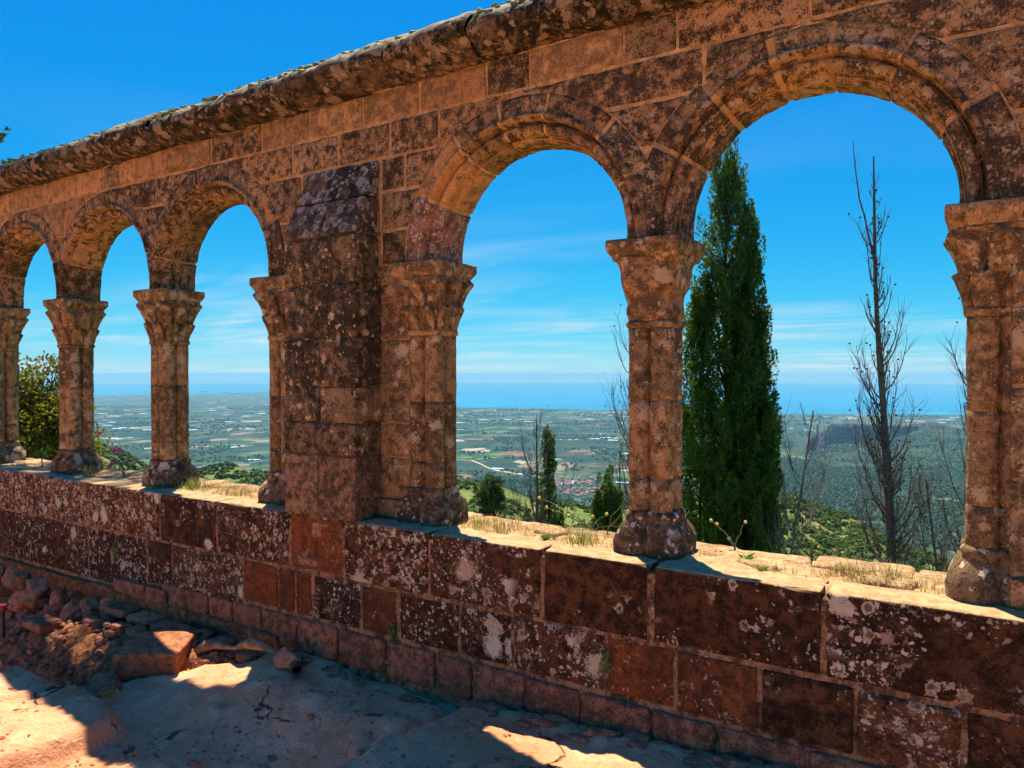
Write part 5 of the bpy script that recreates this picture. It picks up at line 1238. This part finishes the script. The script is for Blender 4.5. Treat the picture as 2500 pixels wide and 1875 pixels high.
for q in range(7):
    rr = np.random.RandomState(q); od = rr.normal(size=(26, 3)); od[:, 2] = np.abs(od[:, 2]); c = np.array([rr.uniform(-0.04, 0.05), rr.uniform(-0.03, 0.03), 0.10 + rr.uniform(-0.01, 0.03)])
    b.add(*sprays(np.repeat(c[None], 26, 0), od, 0.045, 0.006, q))
b.build('leaves', M['weed'], s, False)
def stalks(name, x, y, lst, label, cat, petal, headr, seed, leafless=False):
    root = empty(name, (x, y, SILL - 0.01)); tag(root, label, cat); r = np.random.RandomState(seed); st_ = Bag(); heads = []
    for (dx, dy, h, on) in lst:
        u = np.linspace(0, 1, 8); cur = np.stack([dx*u**1.6, dy*u**1.6, h*u], -1); cur[1:-1] += r.normal(0, 0.004, (6, 3)); st_.add(*tube(cur, np.linspace(0.0028, 0.0014, 8), 5))
        if on:
            iv, jf = ico(1); hd = Bag(); heads.append(hd)
            for q in range(5 if headr > 0.011 else 1):
                hd.add(cur[-1] + iv*headr*(0.65 if headr > 0.011 else 1)*(1 + 0.3*vn(iv*3 + q, q))[:, None] + r.normal(0, headr*0.55 if headr > 0.011 else 0, 3), jf)
        if not leafless:
            for s_ in (0.25, 0.4, 0.55):
                b_ = np.array([np.interp(s_, u, cur[:, c]) for c in range(3)]); st_.add(*sprays(np.repeat(b_[None], 3, 0), r.normal(size=(3, 3)) + [0, 0, 0.6], 0.03, 0.003, seed))
    st_.build('stalks', M['stalk'], root)
    for hd in heads: hd.build('flower_head', petal, root)
    return root
stalks('snapdragon', -6.13, 0.36, [(-0.45, 0.04, 0.35, True), (-0.29, 0.04, 0.41, False), (-0.19, 0.04, 0.21, True), (-0.14, 0.04, 0.215, True), (-0.17, -0.01, 0.095, True), (-0.35, 0.1, 0.15, False), (0.15, 0.05, 0.22, False), (0.25, 0.06, 0.20, False), (0.05, 0.08, 0.18, False)],
       'wiry plant with magenta snapdragon flowers beside a carved column base', 'flower', M['pinkflower'], 0.017, 5)
TH = stalks('thistle', -1.03, 0.50, [(-0.12, 0.0, 0.14, True), (-0.09, 0.0, 0.125, True), (0.05, 0.0, 0.15, True), (-0.03, 0.0, 0.06, True)], 'dried yellow-headed thistle stalks in front of the tall dense cypress', 'flower', M['yellowflower'], 0.009, 6, True)
stalks('daisy_stalks', -1.85, 0.56, [(-0.28, 0.0, 0.10, True), (-0.15, 0.02, 0.06, True), (-0.33, 0.0, 0.15, True), (0.0, 0.03, 0.07, True), (0.10, 0.0, 0.10, True), (0.2, 0.0, 0.05, True)], 'pale yellow flower heads on thin stalks above the sill under the middle arch', 'flower', M['yellowflower'], 0.0105, 7)
stalks('bent_stalk', -1.72, 0.5, [(0.22, 0.05, 0.33, True), (0.12, 0.05, 0.16, True)], 'long bent pale stalk leaning towards the plain-capital column', 'flower', M['yellowflower'], 0.008, 8, True)
stalks('leafy_weed', -0.66, 0.42, [(0.0, 0.0, 0.11, False), (0.03, 0.0, 0.09, True), (-0.03, 0.01, 0.13, False), (0.02, 0.02, 0.17, True)], 'dark upright leafy weed in the middle of the big arch sill', 'weed', M['yellowflower'], 0.006, 9)
bag = Bag(); r = np.random.RandomState(99)
for q in range(1100):
    x = r.uniform(-8.0, 0.0); y = r.uniform(0.17, 0.48); cl_ = fbm(np.array([[x, y, 0]]), 2.2, 2, 9)[0]
    if cl_ < -0.12: continue
    t = tuft(r.randint(3, 7), r.uniform(0.02, 0.06), 0.03, q + 200, 0.9, 0.0016)
    V = np.concatenate(t.V) + np.array([x, y, sz(x, y)]); bag.V.append(V)
    for k_, fs in t.F.items(): bag.F.setdefault(k_, []).extend([f + bag.n for f in fs])
    bag.n += len(V)
tag(bag.build('sparse_grass', M['drygrass'], None, False), 'sparse short grass growing in the soil of the sill', 'grass', kind='stuff')
# little ferns rooted in the wall joints
for q, (x, z, lab) in enumerate([(-1.490, 0.40, 'dark green fern sprig hanging in the joint under the plain-capital column'), (-2.80, 0.30, 'small dark weed in a low joint of the wall below the paired colonnettes'), (-5.62, 0.40, 'tiny dark green sprig growing on the dark wall at the left')]):
    rr = np.random.RandomState(q); m = 60; P = np.stack([rr.normal(0, 0.010, m), -np.abs(rr.normal(0, 0.008, m)), rr.uniform(-0.055, 0.045, m)], -1)
    V, F = sprays(P, np.stack([rr.normal(0, 1, m), -np.abs(rr.normal(0, 0.7, m)), rr.normal(-0.2, 0.6, m)], -1), 0.022, 0.006, q)
    tag(mk('fern_sprig', V, F, M['weed'], None, False, None, (x, -0.004, z)), lab, 'fern')

# ------------------------------------------------------------------ haze: one closed box of even, thin air
hb = 44000.0; z0, z1 = -552.0, 14.0
c = loc(0, 0)
V = np.array([(sx*hb, sy*hb, z) for z in (z0, z1) for sx, sy in ((-1, -1), (1, -1), (1, 1), (-1, 1))])
F = np.array([(3, 2, 1, 0), (4, 5, 6, 7), (0, 1, 5, 4), (1, 2, 6, 5), (2, 3, 7, 6), (3, 0, 4, 7)])
hm = bpy.data.materials.new('thin_haze'); hm.use_nodes = True; nt = hm.node_tree; nt.nodes.clear()
ho = nt.nodes.new('ShaderNodeOutputMaterial'); pv = nt.nodes.new('ShaderNodeVolumePrincipled')
pv.inputs['Color'].default_value = (0.38, 0.82, 1.0, 1); pv.inputs['Density'].default_value = 4.0e-5; pv.inputs['Anisotropy'].default_value = 0.0
nt.links.new(pv.outputs[0], ho.inputs['Volume'])
tag(mk('haze', V, F, hm, None, False), kind='stuff')
